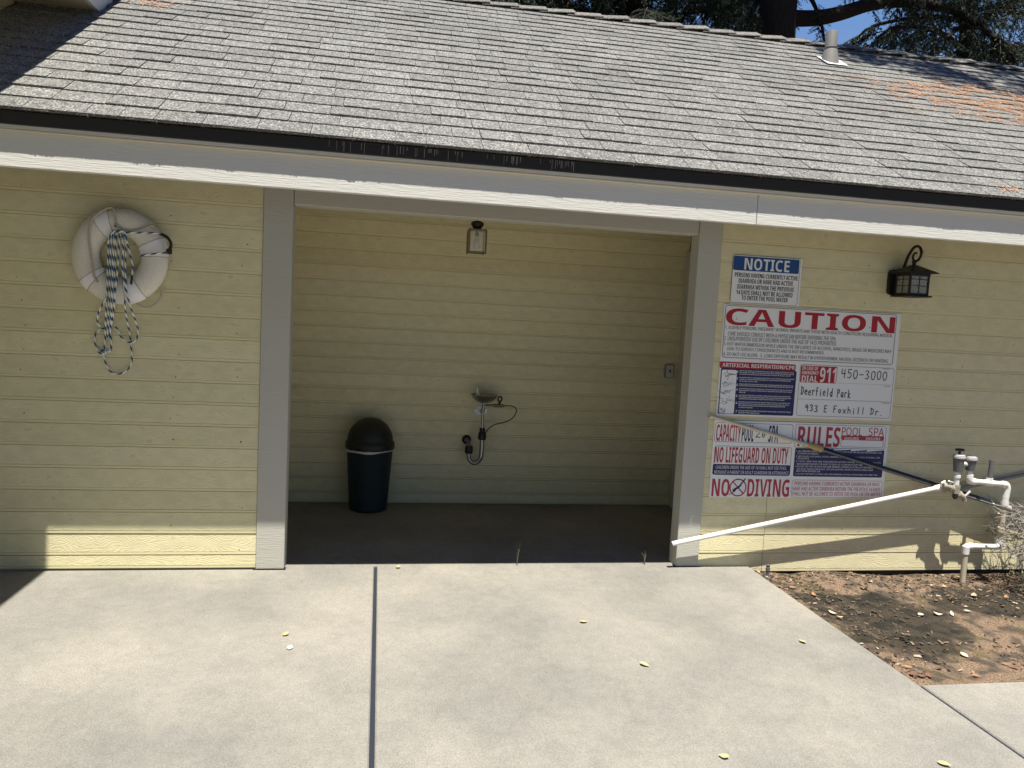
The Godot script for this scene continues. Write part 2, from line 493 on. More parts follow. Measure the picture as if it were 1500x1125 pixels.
const RULES_TEXT = [
	["CAPACITY", 2.219, 2.393, 0.8535, 0.112, "faded", 1],
	["POOL", 2.401, 2.485, 0.8545, 0.113, "navy", 1],
	["SPA", 2.594, 2.664, 0.8535, 0.114, "navy", 1],
	["RULES", 2.808, 3.121, 0.831, 0.136, "faded", 1],
	["POOL", 3.132, 3.284, 0.912, 0.057, "faded", 0],
	["SPA", 3.335, 3.452, 0.913, 0.057, "faded", 0],
	["HOURS", 3.157, 3.263, 0.8845, 0.017, "white", 1],
	["HOURS", 3.318, 3.427, 0.887, 0.017, "white", 1],
	["NO LIFEGUARD ON DUTY", 2.219, 2.748, 0.709, 0.105, "faded", 1],
	["CHILDREN UNDER THE AGE OF 14 SHALL NOT USE POOL", 2.233, 2.745, 0.667, 0.022, "white", 0],
	["WITHOUT A PARENT OR ADULT GUARDIAN IN ATTENDANCE", 2.224, 2.761, 0.6335, 0.022, "white", 0],
	["NO", 2.216, 2.342, 0.481, 0.117, "faded", 1],
	["DIVING", 2.471, 2.777, 0.4805, 0.12, "faded", 1],
	["PERSONS HAVING CURRENTLY ACTIVE DIARRHEA OR WHO", 2.813, 3.454, 0.5625, 0.025, "faded", 0],
	["HAVE HAD ACTIVE DIARRHEA WITHIN THE PREVIOUS 14 DAYS", 2.803, 3.463, 0.526, 0.027, "faded", 0],
	["SHALL NOT BE ALLOWED TO ENTER THE POOL OR SPA WATER.", 2.801, 3.472, 0.4905, 0.027, "faded", 0],
	["1. ALL PERSONS USING THE POOL DO SO AT THEIR OWN RISK. WE ARE NOT RESPONSIBLE FOR", 2.805, 3.448, 0.7915, 0.012, "white", 0],
	["ACCIDENTS OR INJURIES.", 2.816, 2.974, 0.775, 0.011, "white", 0],
	["2. NO GLASS, ALCOHOL, FOOD, ANIMALS OR SMOKING ALLOWED IN POOL, SPA", 2.805, 3.439, 0.756, 0.012, "white", 0],
	["OR ON DECK.", 2.816, 2.906, 0.7415, 0.012, "white", 0],
	["3. POOL AND SPA ARE PROHIBITED AFTER HOURS TO USE POOL OR SPA", 2.808, 3.45, 0.7225, 0.011, "white", 0],
	["MANAGEMENT RESERVES THE RIGHT TO DENY USE TO ANYONE AT ANY TIME.", 2.817, 3.313, 0.7045, 0.011, "white", 0],
	["4. DO NOT USE POOL OR SPA IF YOU HAVE DIARRHEA. PERSONS ILL IN THE LAST TWO WEEKS", 2.808, 3.393, 0.687, 0.012, "white", 0],
	["DO NOT SWALLOW POOL OR SPA WATER. PEOPLE WITH LONG HAIR", 2.822, 3.394, 0.67, 0.011, "white", 0],
	["MUST WEAR BATHING CAP.", 2.819, 2.999, 0.6545, 0.012, "white", 0],
	["5. DO NOT USE BODY LOTIONS, OILS AND MINERALS IN POOL OR SPA (MAX SPA TEMP 104).", 2.81, 3.432, 0.635, 0.011, "white", 0]]
const NOTICE_RECT = [
	[2.248, 1.981, 2.713, 2.074, "blue", "panel"],
	[2.243, 1.772, 2.719, 2.08, "black", "border"]]
const CAUTION_RECT = [
	[2.217, 1.409, 3.466, 1.751, "black", "border"],
	[2.22, 1.412, 3.463, 1.748, "red", "border2"],
	[2.207, 1.339, 2.749, 1.383, "red", "panel"],
	[2.218, 1.036, 2.759, 1.34, "navy", "panel"],
	[2.225, 1.039, 2.331, 1.329, "board", "panel2"],
	[2.787, 1.266, 3.057, 1.379, "red", "panel"],
	[2.783, 1.04, 3.484, 1.386, "black", "border"],
	[3.068, 1.27, 3.475, 1.271, "black", "panel"],
	[2.789, 1.152, 3.487, 1.154, "black", "panel"],
	[3.397, 1.378, 3.45, 1.381, "black", "panel"],
	[3.419, 1.26, 3.467, 1.263, "black", "panel"],
	[3.412, 1.143, 3.475, 1.146, "black", "panel"]]
const RULES_RECT = [
	[2.208, 0.849, 2.768, 0.977, "black", "border"],
	[2.217, 0.627, 2.771, 0.821, "black", "border"],
	[2.212, 0.627, 2.772, 0.699, "navy", "panel"],
	[2.788, 0.823, 3.467, 0.981, "black", "border"],
	[2.796, 0.624, 3.467, 0.819, "navy", "panel"],
	[3.13, 0.883, 3.455, 0.913, "faded", "panel"],
	[3.132, 0.834, 3.454, 0.883, "black", "border"],
	[3.29, 0.834, 3.293, 0.883, "black", "panel"],
	[2.796, 0.48, 3.476, 0.599, "faded", "border"],
	[2.494, 0.857, 2.58, 0.947, "board", "panel2"]]
const CAUTION_HAND = [["450-3000", 3.084, 3.44, 1.3065, 0.059, "ink", 1], ["Deerfield Park", 2.8, 3.174, 1.1835, 0.054, "ink", 1], ["933 E Foxhill Dr.", 2.837, 3.435, 1.072, 0.044, "ink", 1]]
const RULES_HAND = [["26", 2.499, 2.577, 0.8845, 0.05, "ink", 1]]
const NO_DIVE = [2.403, 0.541, 0.057]
const GREEK = [[ 2.349, 2.737, 1.3235, 0.007], [ 2.35, 2.739, 1.3115, 0.008], [ 2.351, 2.716, 1.3, 0.007], [ 2.352, 2.742, 1.279, 0.007], [ 2.353, 2.721, 1.267, 0.007], [ 2.354, 2.49, 1.254, 0.007], [ 2.354, 2.739, 1.2345, 0.008], [ 2.355, 2.74, 1.2235, 0.008], [ 2.355, 2.739, 1.2045, 0.007], [ 2.356, 2.735, 1.1925, 0.007], [ 2.357, 2.401, 1.1795, 0.008], [ 2.357, 2.729, 1.16, 0.008], [ 2.358, 2.732, 1.148, 0.008], [ 2.359, 2.69, 1.136, 0.008], [ 2.359, 2.729, 1.116, 0.007], [ 2.36, 2.72, 1.1035, 0.007], [ 2.361, 2.694, 1.0915, 0.008], [ 2.362, 2.46, 1.0785, 0.008], [ 2.362, 2.739, 1.0565, 0.008], [ 2.363, 2.513, 1.0435, 0.008]]
const STRANDS = [
	[Vector3(-1.475, 1.948, 0.128), Vector3(-1.49, 1.888, 0.128), Vector3(-1.494, 1.772, 0.128), Vector3(-1.496, 1.646, 0.128), Vector3(-1.517, 1.499, 0.086), Vector3(-1.538, 1.367, 0.03), Vector3(-1.543, 1.297, 0.03), Vector3(-1.55, 1.261, 0.03)],
	[Vector3(-1.465, 1.949, 0.132), Vector3(-1.478, 1.888, 0.132), Vector3(-1.481, 1.743, 0.132), Vector3(-1.484, 1.598, 0.132), Vector3(-1.512, 1.459, 0.062), Vector3(-1.526, 1.368, 0.034)],
	[Vector3(-1.454, 1.947, 0.136), Vector3(-1.463, 1.87, 0.136), Vector3(-1.467, 1.715, 0.136), Vector3(-1.471, 1.56, 0.136), Vector3(-1.508, 1.419, 0.038), Vector3(-1.517, 1.363, 0.038)],
	[Vector3(-1.451, 1.943, 0.128), Vector3(-1.454, 1.861, 0.128), Vector3(-1.458, 1.716, 0.128), Vector3(-1.46, 1.599, 0.128), Vector3(-1.484, 1.48, 0.072), Vector3(-1.511, 1.409, 0.03), Vector3(-1.506, 1.339, 0.03), Vector3(-1.51, 1.293, 0.03), Vector3(-1.545, 1.282, 0.03)],
	[Vector3(-1.433, 1.949, 0.132), Vector3(-1.437, 1.843, 0.132), Vector3(-1.445, 1.717, 0.132), Vector3(-1.454, 1.629, 0.132), Vector3(-1.474, 1.511, 0.097), Vector3(-1.507, 1.429, 0.041), Vector3(-1.549, 1.417, 0.034), Vector3(-1.569, 1.451, 0.058), Vector3(-1.551, 1.507, 0.097), Vector3(-1.517, 1.557, 0.132), Vector3(-1.495, 1.597, 0.132)],
	[Vector3(-1.418, 1.95, 0.136), Vector3(-1.413, 1.863, 0.136), Vector3(-1.417, 1.767, 0.136), Vector3(-1.403, 1.661, 0.136), Vector3(-1.389, 1.603, 0.136), Vector3(-1.374, 1.526, 0.108), Vector3(-1.365, 1.456, 0.059), Vector3(-1.361, 1.406, 0.038), Vector3(-1.375, 1.355, 0.038), Vector3(-1.412, 1.345, 0.038), Vector3(-1.45, 1.372, 0.038), Vector3(-1.474, 1.421, 0.038), Vector3(-1.489, 1.435, 0.048)],
	[Vector3(-1.407, 1.941, 0.128), Vector3(-1.402, 1.865, 0.128), Vector3(-1.404, 1.748, 0.128), Vector3(-1.396, 1.642, 0.128), Vector3(-1.405, 1.563, 0.128), Vector3(-1.412, 1.484, 0.072), Vector3(-1.41, 1.403, 0.03), Vector3(-1.401, 1.333, 0.03), Vector3(-1.395, 1.243, 0.03), Vector3(-1.414, 1.191, 0.03), Vector3(-1.456, 1.161, 0.03), Vector3(-1.503, 1.167, 0.03), Vector3(-1.531, 1.207, 0.03), Vector3(-1.545, 1.256, 0.03), Vector3(-1.578, 1.29, 0.03), Vector3(-1.592, 1.345, 0.03), Vector3(-1.588, 1.385, 0.03), Vector3(-1.56, 1.416, 0.03)],
	[Vector3(-1.411, 1.952, 0.132), Vector3(-1.392, 1.894, 0.132), Vector3(-1.378, 1.837, 0.132), Vector3(-1.364, 1.77, 0.132), Vector3(-1.368, 1.721, 0.132)],
	[Vector3(-1.492, 1.887, 0.136), Vector3(-1.475, 1.94, 0.136), Vector3(-1.45, 1.959, 0.136), Vector3(-1.418, 1.963, 0.136), Vector3(-1.4, 1.941, 0.136), Vector3(-1.397, 1.893, 0.136)],
	[Vector3(-1.481, 1.898, 0.128), Vector3(-1.469, 1.943, 0.128), Vector3(-1.443, 1.952, 0.128), Vector3(-1.418, 1.95, 0.128), Vector3(-1.407, 1.903, 0.128)],
	[Vector3(-1.46, 1.955, 0.132), Vector3(-1.388, 1.957, 0.132), Vector3(-1.324, 1.96, 0.132), Vector3(-1.26, 1.963, 0.132), Vector3(-1.219, 1.96, 0.132)],
	[Vector3(-1.322, 1.835, 0.136), Vector3(-1.258, 1.848, 0.136), Vector3(-1.184, 1.859, 0.136)]]
const GRAB = [
	[Vector3(-1.498, 2.084, 0.124), Vector3(-1.544, 2.052, 0.124), Vector3(-1.583, 2.001, 0.124), Vector3(-1.593, 1.919, 0.124), Vector3(-1.579, 1.805, 0.124), Vector3(-1.566, 1.71, 0.124), Vector3(-1.546, 1.674, 0.124)],
	[Vector3(-1.498, 2.084, 0.124), Vector3(-1.468, 2.081, 0.124), Vector3(-1.459, 2.025, 0.124), Vector3(-1.44, 1.983, 0.124), Vector3(-1.39, 1.967, 0.124), Vector3(-1.318, 1.982, 0.124), Vector3(-1.267, 2.005, 0.124), Vector3(-1.235, 1.983, 0.124), Vector3(-1.221, 1.96, 0.124)],
	[Vector3(-1.368, 1.566, 0.05), Vector3(-1.316, 1.549, 0.05), Vector3(-1.27, 1.566, 0.05), Vector3(-1.237, 1.613, 0.05), Vector3(-1.235, 1.673, 0.05)]]
const STRAP = [Vector3(-1.226, 1.961, 0.122), Vector3(-1.189, 1.945, 0.122), Vector3(-1.168, 1.91, 0.122), Vector3(-1.177, 1.872, 0.122), Vector3(-1.197, 1.857, 0.122)]
const ROPE_TIP = [Vector3(-1.367, 1.723, 0.136), Vector3(-1.37, 1.672, 0.136)]
const LIMBS = [
	[Vector3(6.588, 6.992, -8), Vector3(7.114, 6.968, -7.8), Vector3(7.494, 7.017, -7.6), Vector3(7.923, 7.164, -7.5), Vector3(8.358, 7.233, -7.4), Vector3(8.8, 7.214, -7.3), Vector3(9.312, 7.137, -7.2), Vector3(9.709, 6.924, -7.1), Vector3(10.112, 6.657, -7), Vector3(10.519, 6.357, -6.9)],
	[Vector3(6.648, 7.747, -8), Vector3(6.937, 7.448, -7.9), Vector3(7.088, 7.247, -7.8), Vector3(7.23, 6.844, -7.7), Vector3(7.266, 6.477, -7.6)],
	[Vector3(9.709, 7.105, -7.2), Vector3(9.393, 6.832, -7.1), Vector3(9.091, 6.599, -7), Vector3(8.784, 6.378, -7)],
	[Vector3(9.704, 6.968, -7.1), Vector3(9.934, 6.715, -7), Vector3(10.168, 6.519, -6.9), Vector3(10.394, 6.069, -6.8)],
	[Vector3(6.628, 7.97, -8), Vector3(7.545, 7.717, -7.4), Vector3(8.395, 7.6, -7), Vector3(9.379, 7.478, -6.8), Vector3(10.508, 7.214, -6.6)],
	[Vector3(8.356, 7.244, -7.4), Vector3(8.301, 7.32, -7), Vector3(8.699, 7.691, -7)]]

# ---------------------------------------------------------------- the building
func roof_y(z: float) -> float:
	return EAVE_Y + SLOPE * (EAVE_Z - z)

func siding_board(x0: float, x1: float, y0: float, h: float, z: float, parent: Node, faces := Transform3D.IDENTITY) -> void:
	# lapped hardboard with a bead above the drip edge; the profile is swept along local x
	var mb := MB.new()
	mb.shift = Vector2(rng.randf() * 1.6, rng.randf() * 0.6 - y0)
	var k := h / COURSE
	var tint := rng.randf_range(0.93, 1.0)
	mb.col = Color(tint, tint * rng.randf_range(0.985, 1.0), tint * rng.randf_range(0.95, 1.0))
	var bow := rng.randf_range(-0.0012, 0.0012)
	var pr: Array[Vector2] = [Vector2(0, 0.0035), Vector2(0, 0.0118 + bow), Vector2(0.0012, 0.0130 + bow), Vector2(0.0120, 0.0130 + bow), Vector2(0.0132, 0.0098), Vector2(0.0156, 0.0098), Vector2(0.0172, 0.0130 + bow), Vector2(h - 0.0050, 0.0130 - 0.0030 * k), Vector2(h - 0.0046, 0.0030), Vector2(h + 0.004, 0.0030)]
	for i in pr.size() - 1:
		var a := pr[i]
		var b := pr[i + 1]
		var d := b - a
		var nn := faces.basis * Vector3(0, -d.y, d.x).normalized()
		var q: Array[Vector3] = [Vector3(x0, y0 + a.x, z + a.y), Vector3(x1, y0 + a.x, z + a.y), Vector3(x1, y0 + b.x, z + b.y), Vector3(x0, y0 + b.x, z + b.y)]
		var uv: Array[Vector2] = []
		for p in q: uv.append((Vector2(p.x, p.y) if i == pr.size() - 4 else Vector2(0.3, y0)) + mb.shift)
		mb.tri(faces * q[0], faces * q[1], faces * q[2], nn, nn, nn, uv[0], uv[1], uv[2])
		mb.tri(faces * q[0], faces * q[2], faces * q[3], nn, nn, nn, uv[0], uv[2], uv[3])
	for e in [x0, x1]:
		var nn := faces.basis * Vector3(-1 if e == x0 else 1, 0, 0)
		mb.quad(faces * Vector3(e, y0, z + 0.0035), faces * Vector3(e, y0, z + 0.0122), faces * Vector3(e, y0 + h - 0.005, z + 0.0095), faces * Vector3(e, y0 + h - 0.005, z + 0.0035), nn)
	part(mb, "siding_board", M.siding, parent)

func slab(called: String, poly: PackedVector2Array, top: float, thick: float) -> MeshInstance3D:
	# rounded arrises: the body, then a chamfer ring, then the top face, all one mesh
	var mb := MB.new()
	mb.big = 1.0 / 7.0
	var inner := Geometry2D.offset_polygon(poly, -0.006)[0]
	var lay := Transform3D(Basis(Vector3.RIGHT, Vector3(0, 0, 1), Vector3.UP), Vector3.ZERO)
	var ix := Geometry2D.triangulate_polygon(inner)
	var up := Vector3.UP
	for i in range(0, ix.size(), 3):
		var k: Array[Vector3] = []
		for j in 3: k.append(Vector3(inner[ix[i + j]].x, top, inner[ix[i + j]].y))
		mb.tri(k[0], k[1], k[2], up, up, up, mb.planar(k[0], up), mb.planar(k[1], up), mb.planar(k[2], up))
	var mid := Vector2.ZERO
	for p in poly: mid += p / poly.size()
	for i in poly.size():
		var a := poly[i]
		var b := poly[(i + 1) % poly.size()]
		var d := (b - a).normalized()
		var o := Vector2(d.y, -d.x) * (1.0 if not Geometry2D.is_polygon_clockwise(poly) else -1.0)
		var n1 := Vector3(o.x, 1.0, o.y).normalized()
		var n2 := Vector3(o.x, 0.0, o.y)
		var ia := inner[0]
		var ib := inner[0]
		for p in inner:
			if p.distance_to(a) < ia.distance_to(a): ia = p
			if p.distance_to(b) < ib.distance_to(b): ib = p
		mb.quad(Vector3(a.x, top - 0.005, a.y), Vector3(b.x, top - 0.005, b.y), Vector3(ib.x, top, ib.y), Vector3(ia.x, top, ia.y), n1)
		mb.quad(Vector3(a.x, top - 0.005, a.y), Vector3(b.x, top - 0.005, b.y), Vector3(b.x, top - thick, b.y), Vector3(a.x, top - thick, a.y), n2)
	var o := part(mb, called, M.concrete, self)
	o.set_meta("kind", "structure")
	return o

func build_ground() -> void:
	var mb := MB.new()
	mb.quad(Vector3(-60, -0.16, -60), Vector3(60, -0.16, -60), Vector3(60, -0.16, 60), Vector3(-60, -0.16, 60), Vector3.UP)
	part(mb, "ground", M.soil, self).set_meta("kind", "structure")
	slab("concrete_slab", PackedVector2Array([Vector2(-2.40, 0.018), Vector2(-0.700, 0.018), Vector2(-0.700, 0.030), Vector2(-0.515, 0.030), Vector2(-0.515, -0.027), Vector2(0.0165, -0.027), Vector2(0.0165, 14), Vector2(-2.40, 14)]), 0.0, 0.13)
	slab("concrete_slab", PackedVector2Array([Vector2(0.0365, -0.027), Vector2(1.993, -0.027), Vector2(1.993, 0.030), Vector2(2.165, 0.030), Vector2(2.165, 0.024), Vector2(2.520, 0.024), Vector2(2.520, 14), Vector2(0.0365, 14)]), 0.0, 0.13)
	slab("concrete_slab", PackedVector2Array([Vector2(2.537, 1.685), Vector2(9.5, 1.70), Vector2(9.5, 14), Vector2(2.537, 14)]), -0.002, 0.13)
	slab("recess_floor", PackedVector2Array([Vector2(-0.93, -1.63), Vector2(2.62, -1.63), Vector2(2.62, -0.032), Vector2(-0.93, -0.032)]), 0.0, 0.13)
	mb = MB.new()
	mb.span(Vector3(0.016, -0.1, -0.027), Vector3(0.037, -0.011, 14))
	part(mb, "joint_filler", M.joint, self).set_meta("kind", "structure")
	mb = MB.new()
	mb.span(Vector3(2.5195, -0.1, 1.69), Vector3(2.5375, -0.008, 14))
	part(mb, "joint_filler", M.joint, self).set_meta("kind", "structure")
	# planting bed: uneven soil between slab, wall and the far slab
	var hum := noise(71, 0.9, 4)
	mb = MB.new()
	var nx := 110
	var nz := 60
	var P := func(i: int, j: int) -> Vector3:
		var x := 2.50 + 4.7 * i / nx
		var z := -0.05 + 1.76 * j / nz
		var y := -0.062 + 0.035 * hum.get_noise_2d(x, z) + 0.012 * hum.get_noise_2d(x * 9, z * 9)
		y += 0.035 * smoothstep(0.35, 0.0, x - 2.52) + 0.025 * smoothstep(0.4, 0.0, 1.69 - z) + 0.03 * exp(-pow((x - 3.2) / 0.5, 2) - pow((z - 0.25) / 0.16, 2))
		return Vector3(x, minf(y, -0.014 if x < 2.56 or z > 1.66 else 0.03), z)
	for i in nx:
		for j in nz:
			var a: Vector3 = P.call(i, j); var b: Vector3 = P.call(i + 1, j); var d: Vector3 = P.call(i + 1, j + 1); var e: Vector3 = P.call(i, j + 1)
			for t in [[a, b, d], [a, d, e]]:
				var ns := []
				for q in t:
					var sx := (P.call(0, 0) as Vector3)
					var h := func(x: float, z: float) -> float: return -0.062 + 0.035 * hum.get_noise_2d(x, z) + 0.012 * hum.get_noise_2d(x * 9, z * 9)
					ns.append(Vector3(h.call(q.x - 0.02, q.z) - h.call(q.x + 0.02, q.z), 0.04, h.call(q.x, q.z - 0.02) - h.call(q.x, q.z + 0.02)).normalized())
				mb.tri(t[0], t[1], t[2], ns[0], ns[1], ns[2], Vector2(t[0].x, t[0].z), Vector2(t[1].x, t[1].z), Vector2(t[2].x, t[2].z))
	for q in mb.u: mb.u2.append(Vector2(q.x / 8.0, q.y / 4.0))
	part(mb, "dirt_bed", M.dirt, self).set_meta("kind", "structure")

func build_house() -> void:
	var house := thing("pool_house", "pale yellow lap sided pool house with grey shingle roof and open recess", "building", Vector3(0.7, 0, -0.8))
	# front walls: sheathing with the siding nailed on
	var mb := MB.new()
	mb.span(Vector3(-2.40, -0.05, -0.105), Vector3(-0.69, 2.74, -0.006))
	var wl := part(mb, "front_wall", M.soffit, house)
	mb = MB.new()
	mb.span(Vector3(2.157, -0.13, -0.105), Vector3(8.0, 2.74, -0.006))
	var wr := part(mb, "front_wall", M.dark, house)
	for i in range(-4, 17):
		siding_board(-2.40, -0.692, LAP0 - COURSE * i, COURSE, 0.0, wl)
		if i >= 14:
			siding_board(2.159, 2.6225, LAP0 - COURSE * i, COURSE, 0.0, wr)
			siding_board(2.6255, 7.95, LAP0 - COURSE * i, COURSE, 0.0, wr)
		else:
			siding_board(2.159, 7.95, LAP0 - COURSE * i, COURSE, 0.0, wr)
	siding_board(-2.40, -0.692, 0.009, LAP0 - COURSE * 16 - 0.009, 0.0, wl)
	siding_board(2.159, 2.6225, LAP0 - COURSE * 17, COURSE, 0.0, wr)
	siding_board(2.6255, 7.95, LAP0 - COURSE * 17, COURSE, 0.0, wr)
	# nail heads along the studs
	var ng := RandomNumberGenerator.new()
	ng.seed = 19
	for s in [[-1.985, wl], [-1.17, wl], [-0.80, wl], [2.80, wr], [3.21, wr], [3.62, wr], [4.02, wr], [4.9, wr]]:
		for i in range(-1, 17):
			if ng.randf() < 0.62:
				var nm := MB.new()
				var r0 := ng.randf_range(0.0028, 0.0048)
				nm.lathe([Vector2(0, 0.0012), Vector2(r0 * 0.7, 0.001), Vector2(r0, -0.001)], 8, Transform3D(Basis(Vector3.RIGHT, PI / 2), Vector3(s[0] + ng.randf_range(-0.03, 0.03), LAP0 - COURSE * i + ng.randf_range(0.025, 0.05), 0.0128)))
				part(nm, "nail", M.rust, s[1])
	# recess: back wall, side walls, ceiling
	mb = MB.new()
	mb.span(Vector3(-1.05, -0.05, BACK_Z - 0.11), Vector3(2.74, 2.6, BACK_Z - 0.006))
	var wb := part(mb, "recess_back_wall", M.soffit, house)
	var first := 2.447
	for i in 20:
		var y := first - 0.1241 * i
		if y > 0.0: siding_board(-0.93, 2.62, y, 0.1241, BACK_Z, wb)
	siding_board(-0.93, 2.62, 0.006, 0.0838, BACK_Z, wb)
	mb = MB.new()
	mb.span(Vector3(-1.05, -0.05, BACK_Z), Vector3(-0.95, 2.6, -0.105))
	var ws := part(mb, "recess_side_wall", M.soffit, house)
	mb = MB.new()
	mb.span(Vector3(2.636, -0.05, BACK_Z), Vector3(2.74, 2.6, -0.105))
	var wt := part(mb, "recess_side_wall", M.soffit, house)
	var turn_l := Transform3D(Basis(Vector3.UP, PI / 2), Vector3(-0.95, 0, 0))
	var turn_r := Transform3D(Basis(Vector3.UP, -PI / 2), Vector3(2.636, 0, 0))
	for i in 20:
		var y := maxf(first - 0.1241 * i, 0.006)
		var h := 0.1241 if first - 0.1241 * i > 0.0 else 0.0838
		siding_board(0.11, 1.615, y, h, 0.0, ws, turn_l)
		siding_board(-0.55, -0.11, y, h, 0.0, wt, turn_r)
	mb = MB.new()
	mb.span(Vector3(-1.05, 2.41, BACK_Z), Vector3(2.74, 2.47, -0.10))
	part(mb, "recess_ceiling", M.soffit, house)
	# door in the right side wall of the recess
	mb = MB.new()
	mb.span(Vector3(2.625, 0.01, -1.49), Vector3(2.634, 2.14, -0.66))
	var dr := part(mb, "door", M.door, house)
	mb = MB.new()
	mb.lathe([Vector2(0, 0), Vector2(0.028, 0.004), Vector2(0.028, 0.01), Vector2(0.012, 0.014), Vector2(0.012, 0.03), Vector2(0.027, 0.04), Vector2(0.027, 0.055), Vector2(0, 0.062)], 16, Transform3D(Basis(Vector3(0, 0, 1), PI / 2), Vector3(2.625, 1.0, -0.74)))
	part(mb, "door_knob", M.steel, dr)
	for s in [[Vector3(2.585, 0, -1.60), Vector3(2.634, 2.24, -1.495)], [Vector3(2.585, 0, -0.655), Vector3(2.634, 2.24, -0.56)], [Vector3(2.585, 2.145, -1.494), Vector3(2.634, 2.24, -0.656)]]:
		mb = MB.new()
		mb.span(s[0], s[1], 0.004)
		part(mb, "door_casing", M.trim, house)
	# posts and header of the opening
	for s in [[-0.69, -0.523], [2.0, 2.157]]:
		mb = MB.new()
		mb.shift = Vector2(rng.randf(), rng.randf())
		mb.span(Vector3(s[0], 0.001, -0.105), Vector3(s[1], 2.62, 0.022), 0.004)
		part(mb, "post", M.trim, house)
	mb = MB.new()
	mb.span(Vector3(-0.521, 2.19, -0.102), Vector3(1.998, 2.62, 0.014), 0.004)
	part(mb, "header", M.trim, house)
	# eaves: fascia in two lengths, trim, cream bead, dark drip edge
	for s in [[-2.40, 2.0865], [2.0895, 8.2]]:
		mb = MB.new()
		mb.shift = Vector2(rng.randf(), rng.randf())
		mb.span(Vector3(s[0], 2.196, 0.56), Vector3(s[1], 2.43, 0.60), 0.003)
		part(mb, "fascia_board", M.fascia, house)
	mb = MB.new()
	mb.span(Vector3(-2.40, 2.373, 0.6005), Vector3(8.2, 2.43, 0.618), 0.002)
	part(mb, "eave_trim", M.fascia, house)
	mb = MB.new()
	mb.span(Vector3(-2.40, 2.3615, 0.6008), Vector3(8.2, 2.3725, 0.6195), 0.003)
	part(mb, "caulk_bead", M.cream, house)
	mb = MB.new()
	mb.span(Vector3(-2.40, 2.390, 0.6185), Vector3(8.2, 2.4525, 0.638), 0.002)
	var de := part(mb, "drip_edge", M.drip, house)
	mb = MB.new()
	var g := RandomNumberGenerator.new()
	g.seed = 44
	for k in 62:
		var x := -0.32 + 1.25 * g.randf() if k < 50 else g.randf_range(0.9, 1.02)
		var l := g.randf_range(0.015, 0.05)
		var w := g.randf_range(0.0012, 0.0030)
		mb.span(Vector3(x, 2.445 - l, 0.6381), Vector3(x + w, 2.446, 0.6391))
	var ds := part(mb, "drip_streaks", M.drips, de, "pale dried drips on the dark drip edge")
	ds.set_meta("kind", "stuff")
	# roof deck with both slopes, then the courses of shingles
	mb = MB.new()
	mb.col = Color(0.45, 0.44, 0.42)
	var ridge := roof_y(RIDGE_Z)
	var prof := PackedVector2Array([Vector2(0.61, roof_y(0.61) - 0.012), Vector2(RIDGE_Z, ridge - 0.012), Vector2(-5.55, roof_y(0.645) - 0.012), Vector2(-5.55, roof_y(0.645) - 0.06), Vector2(RIDGE_Z, ridge - 0.07), Vector2(0.61, roof_y(0.61) - 0.06)])
	mb.prism(prof, 10.6, Transform3D(Basis(Vector3(0, 0, 1), Vector3(0, 1, 0), Vector3(1, 0, 0)), Vector3(-2.40, 0, 0)))
	var roof := part(mb, "roof", M.shingle, house)
	var down := Vector3(0, -SLOPE, 1).normalized()
	var up := Vector3(0, 1, SLOPE).normalized()
	var start := Vector3(0, EAVE_Y, EAVE_Z)
	var length := Vector2(EAVE_Z - RIDGE_Z, ridge - EAVE_Y).length()
	var rows := int(length / ROW) + 1
	var r := RandomNumberGenerator.new()
	r.seed = 77
	var count := 0
	var rest := MB.new()
	var tones := [0.53, 0.505, 0.52, 0.545, 0.475, 0.51]
	var drift := noise(78, 0.7, 3)
	for i in rows:
		var x := -2.45 - r.randf() * 0.3
		while x < 8.15:
			var w := r.randf_range(0.15, 0.305)
			var x1 := minf(x + w, 8.17)
			if x1 > -2.40:
				var s := i * ROW + r.randf_range(-0.003, 0.003)
				if i == 0: s = 0.006
				var e := minf(s + ROW * 1.12, length - 0.01)
				var thick := 0.0098 + (0.0036 if r.randf() < 0.42 else 0.0) + r.randf_range(-0.001, 0.001)
				if i == 0: thick = 0.0075
				var here: MB = rest
				var single: bool = count < 300 and x1 > -1.95 and x < 4.6
				if single: here = MB.new()
				var t: float = tones[r.randi() % 6] * (1.0 + 0.12 * drift.get_noise_2d(x, s * 2.0)) * r.randf_range(0.94, 1.06)
				here.col = Color(t * 0.99, t * 1.0, t * 0.99)
				here.shift = Vector2(r.randf(), r.randf())
				var a := maxf(x + 0.0016, -2.40)
				var b := x1 - 0.0016
				var q := []
				for m in [[a, s, 0.0], [b, s, 0.0], [b, e, 0.0], [a, e, 0.0], [a, s, thick], [b, s, thick], [b, e, 0.002], [a, e, 0.002]]:
					q.append(Vector3(m[0], 0, 0) + start - down * m[1] + up * (m[2] - 0.004))
				var uv := func(p: Vector3) -> Vector2: return Vector2(p.x, (p - start).dot(-down)) + here.shift
				var top: Vector3 = (q[5] - q[4]).cross(q[7] - q[4]).normalized()
				if top.y < 0: top = -top
				here.tri(q[4], q[5], q[6], top, top, top, uv.call(q[4]), uv.call(q[5]), uv.call(q[6]))
				here.tri(q[4], q[6], q[7], top, top, top, uv.call(q[4]), uv.call(q[6]), uv.call(q[7]))
				for f in [[0, 1, 5, 4, down], [0, 4, 7, 3, Vector3.LEFT], [1, 2, 6, 5, Vector3.RIGHT]]:
					here.quad(q[f[0]], q[f[1]], q[f[2]], q[f[3]], f[4])
				if single:
					part(here, "shingle", M.shingle, roof)
					count += 1
			x = x1
			if x1 >= 8.17: break
	var rs := part(rest, "upper_shingles", M.shingle, roof)
	rs.set_meta("kind", "stuff")
	# crumbled edge of the starter course: uneven granule lip along the eave
	mb = MB.new()
	mb.col = Color(0.40, 0.39, 0.37)
	var lip := noise(79, 3.0, 4)
	var px := -2.40
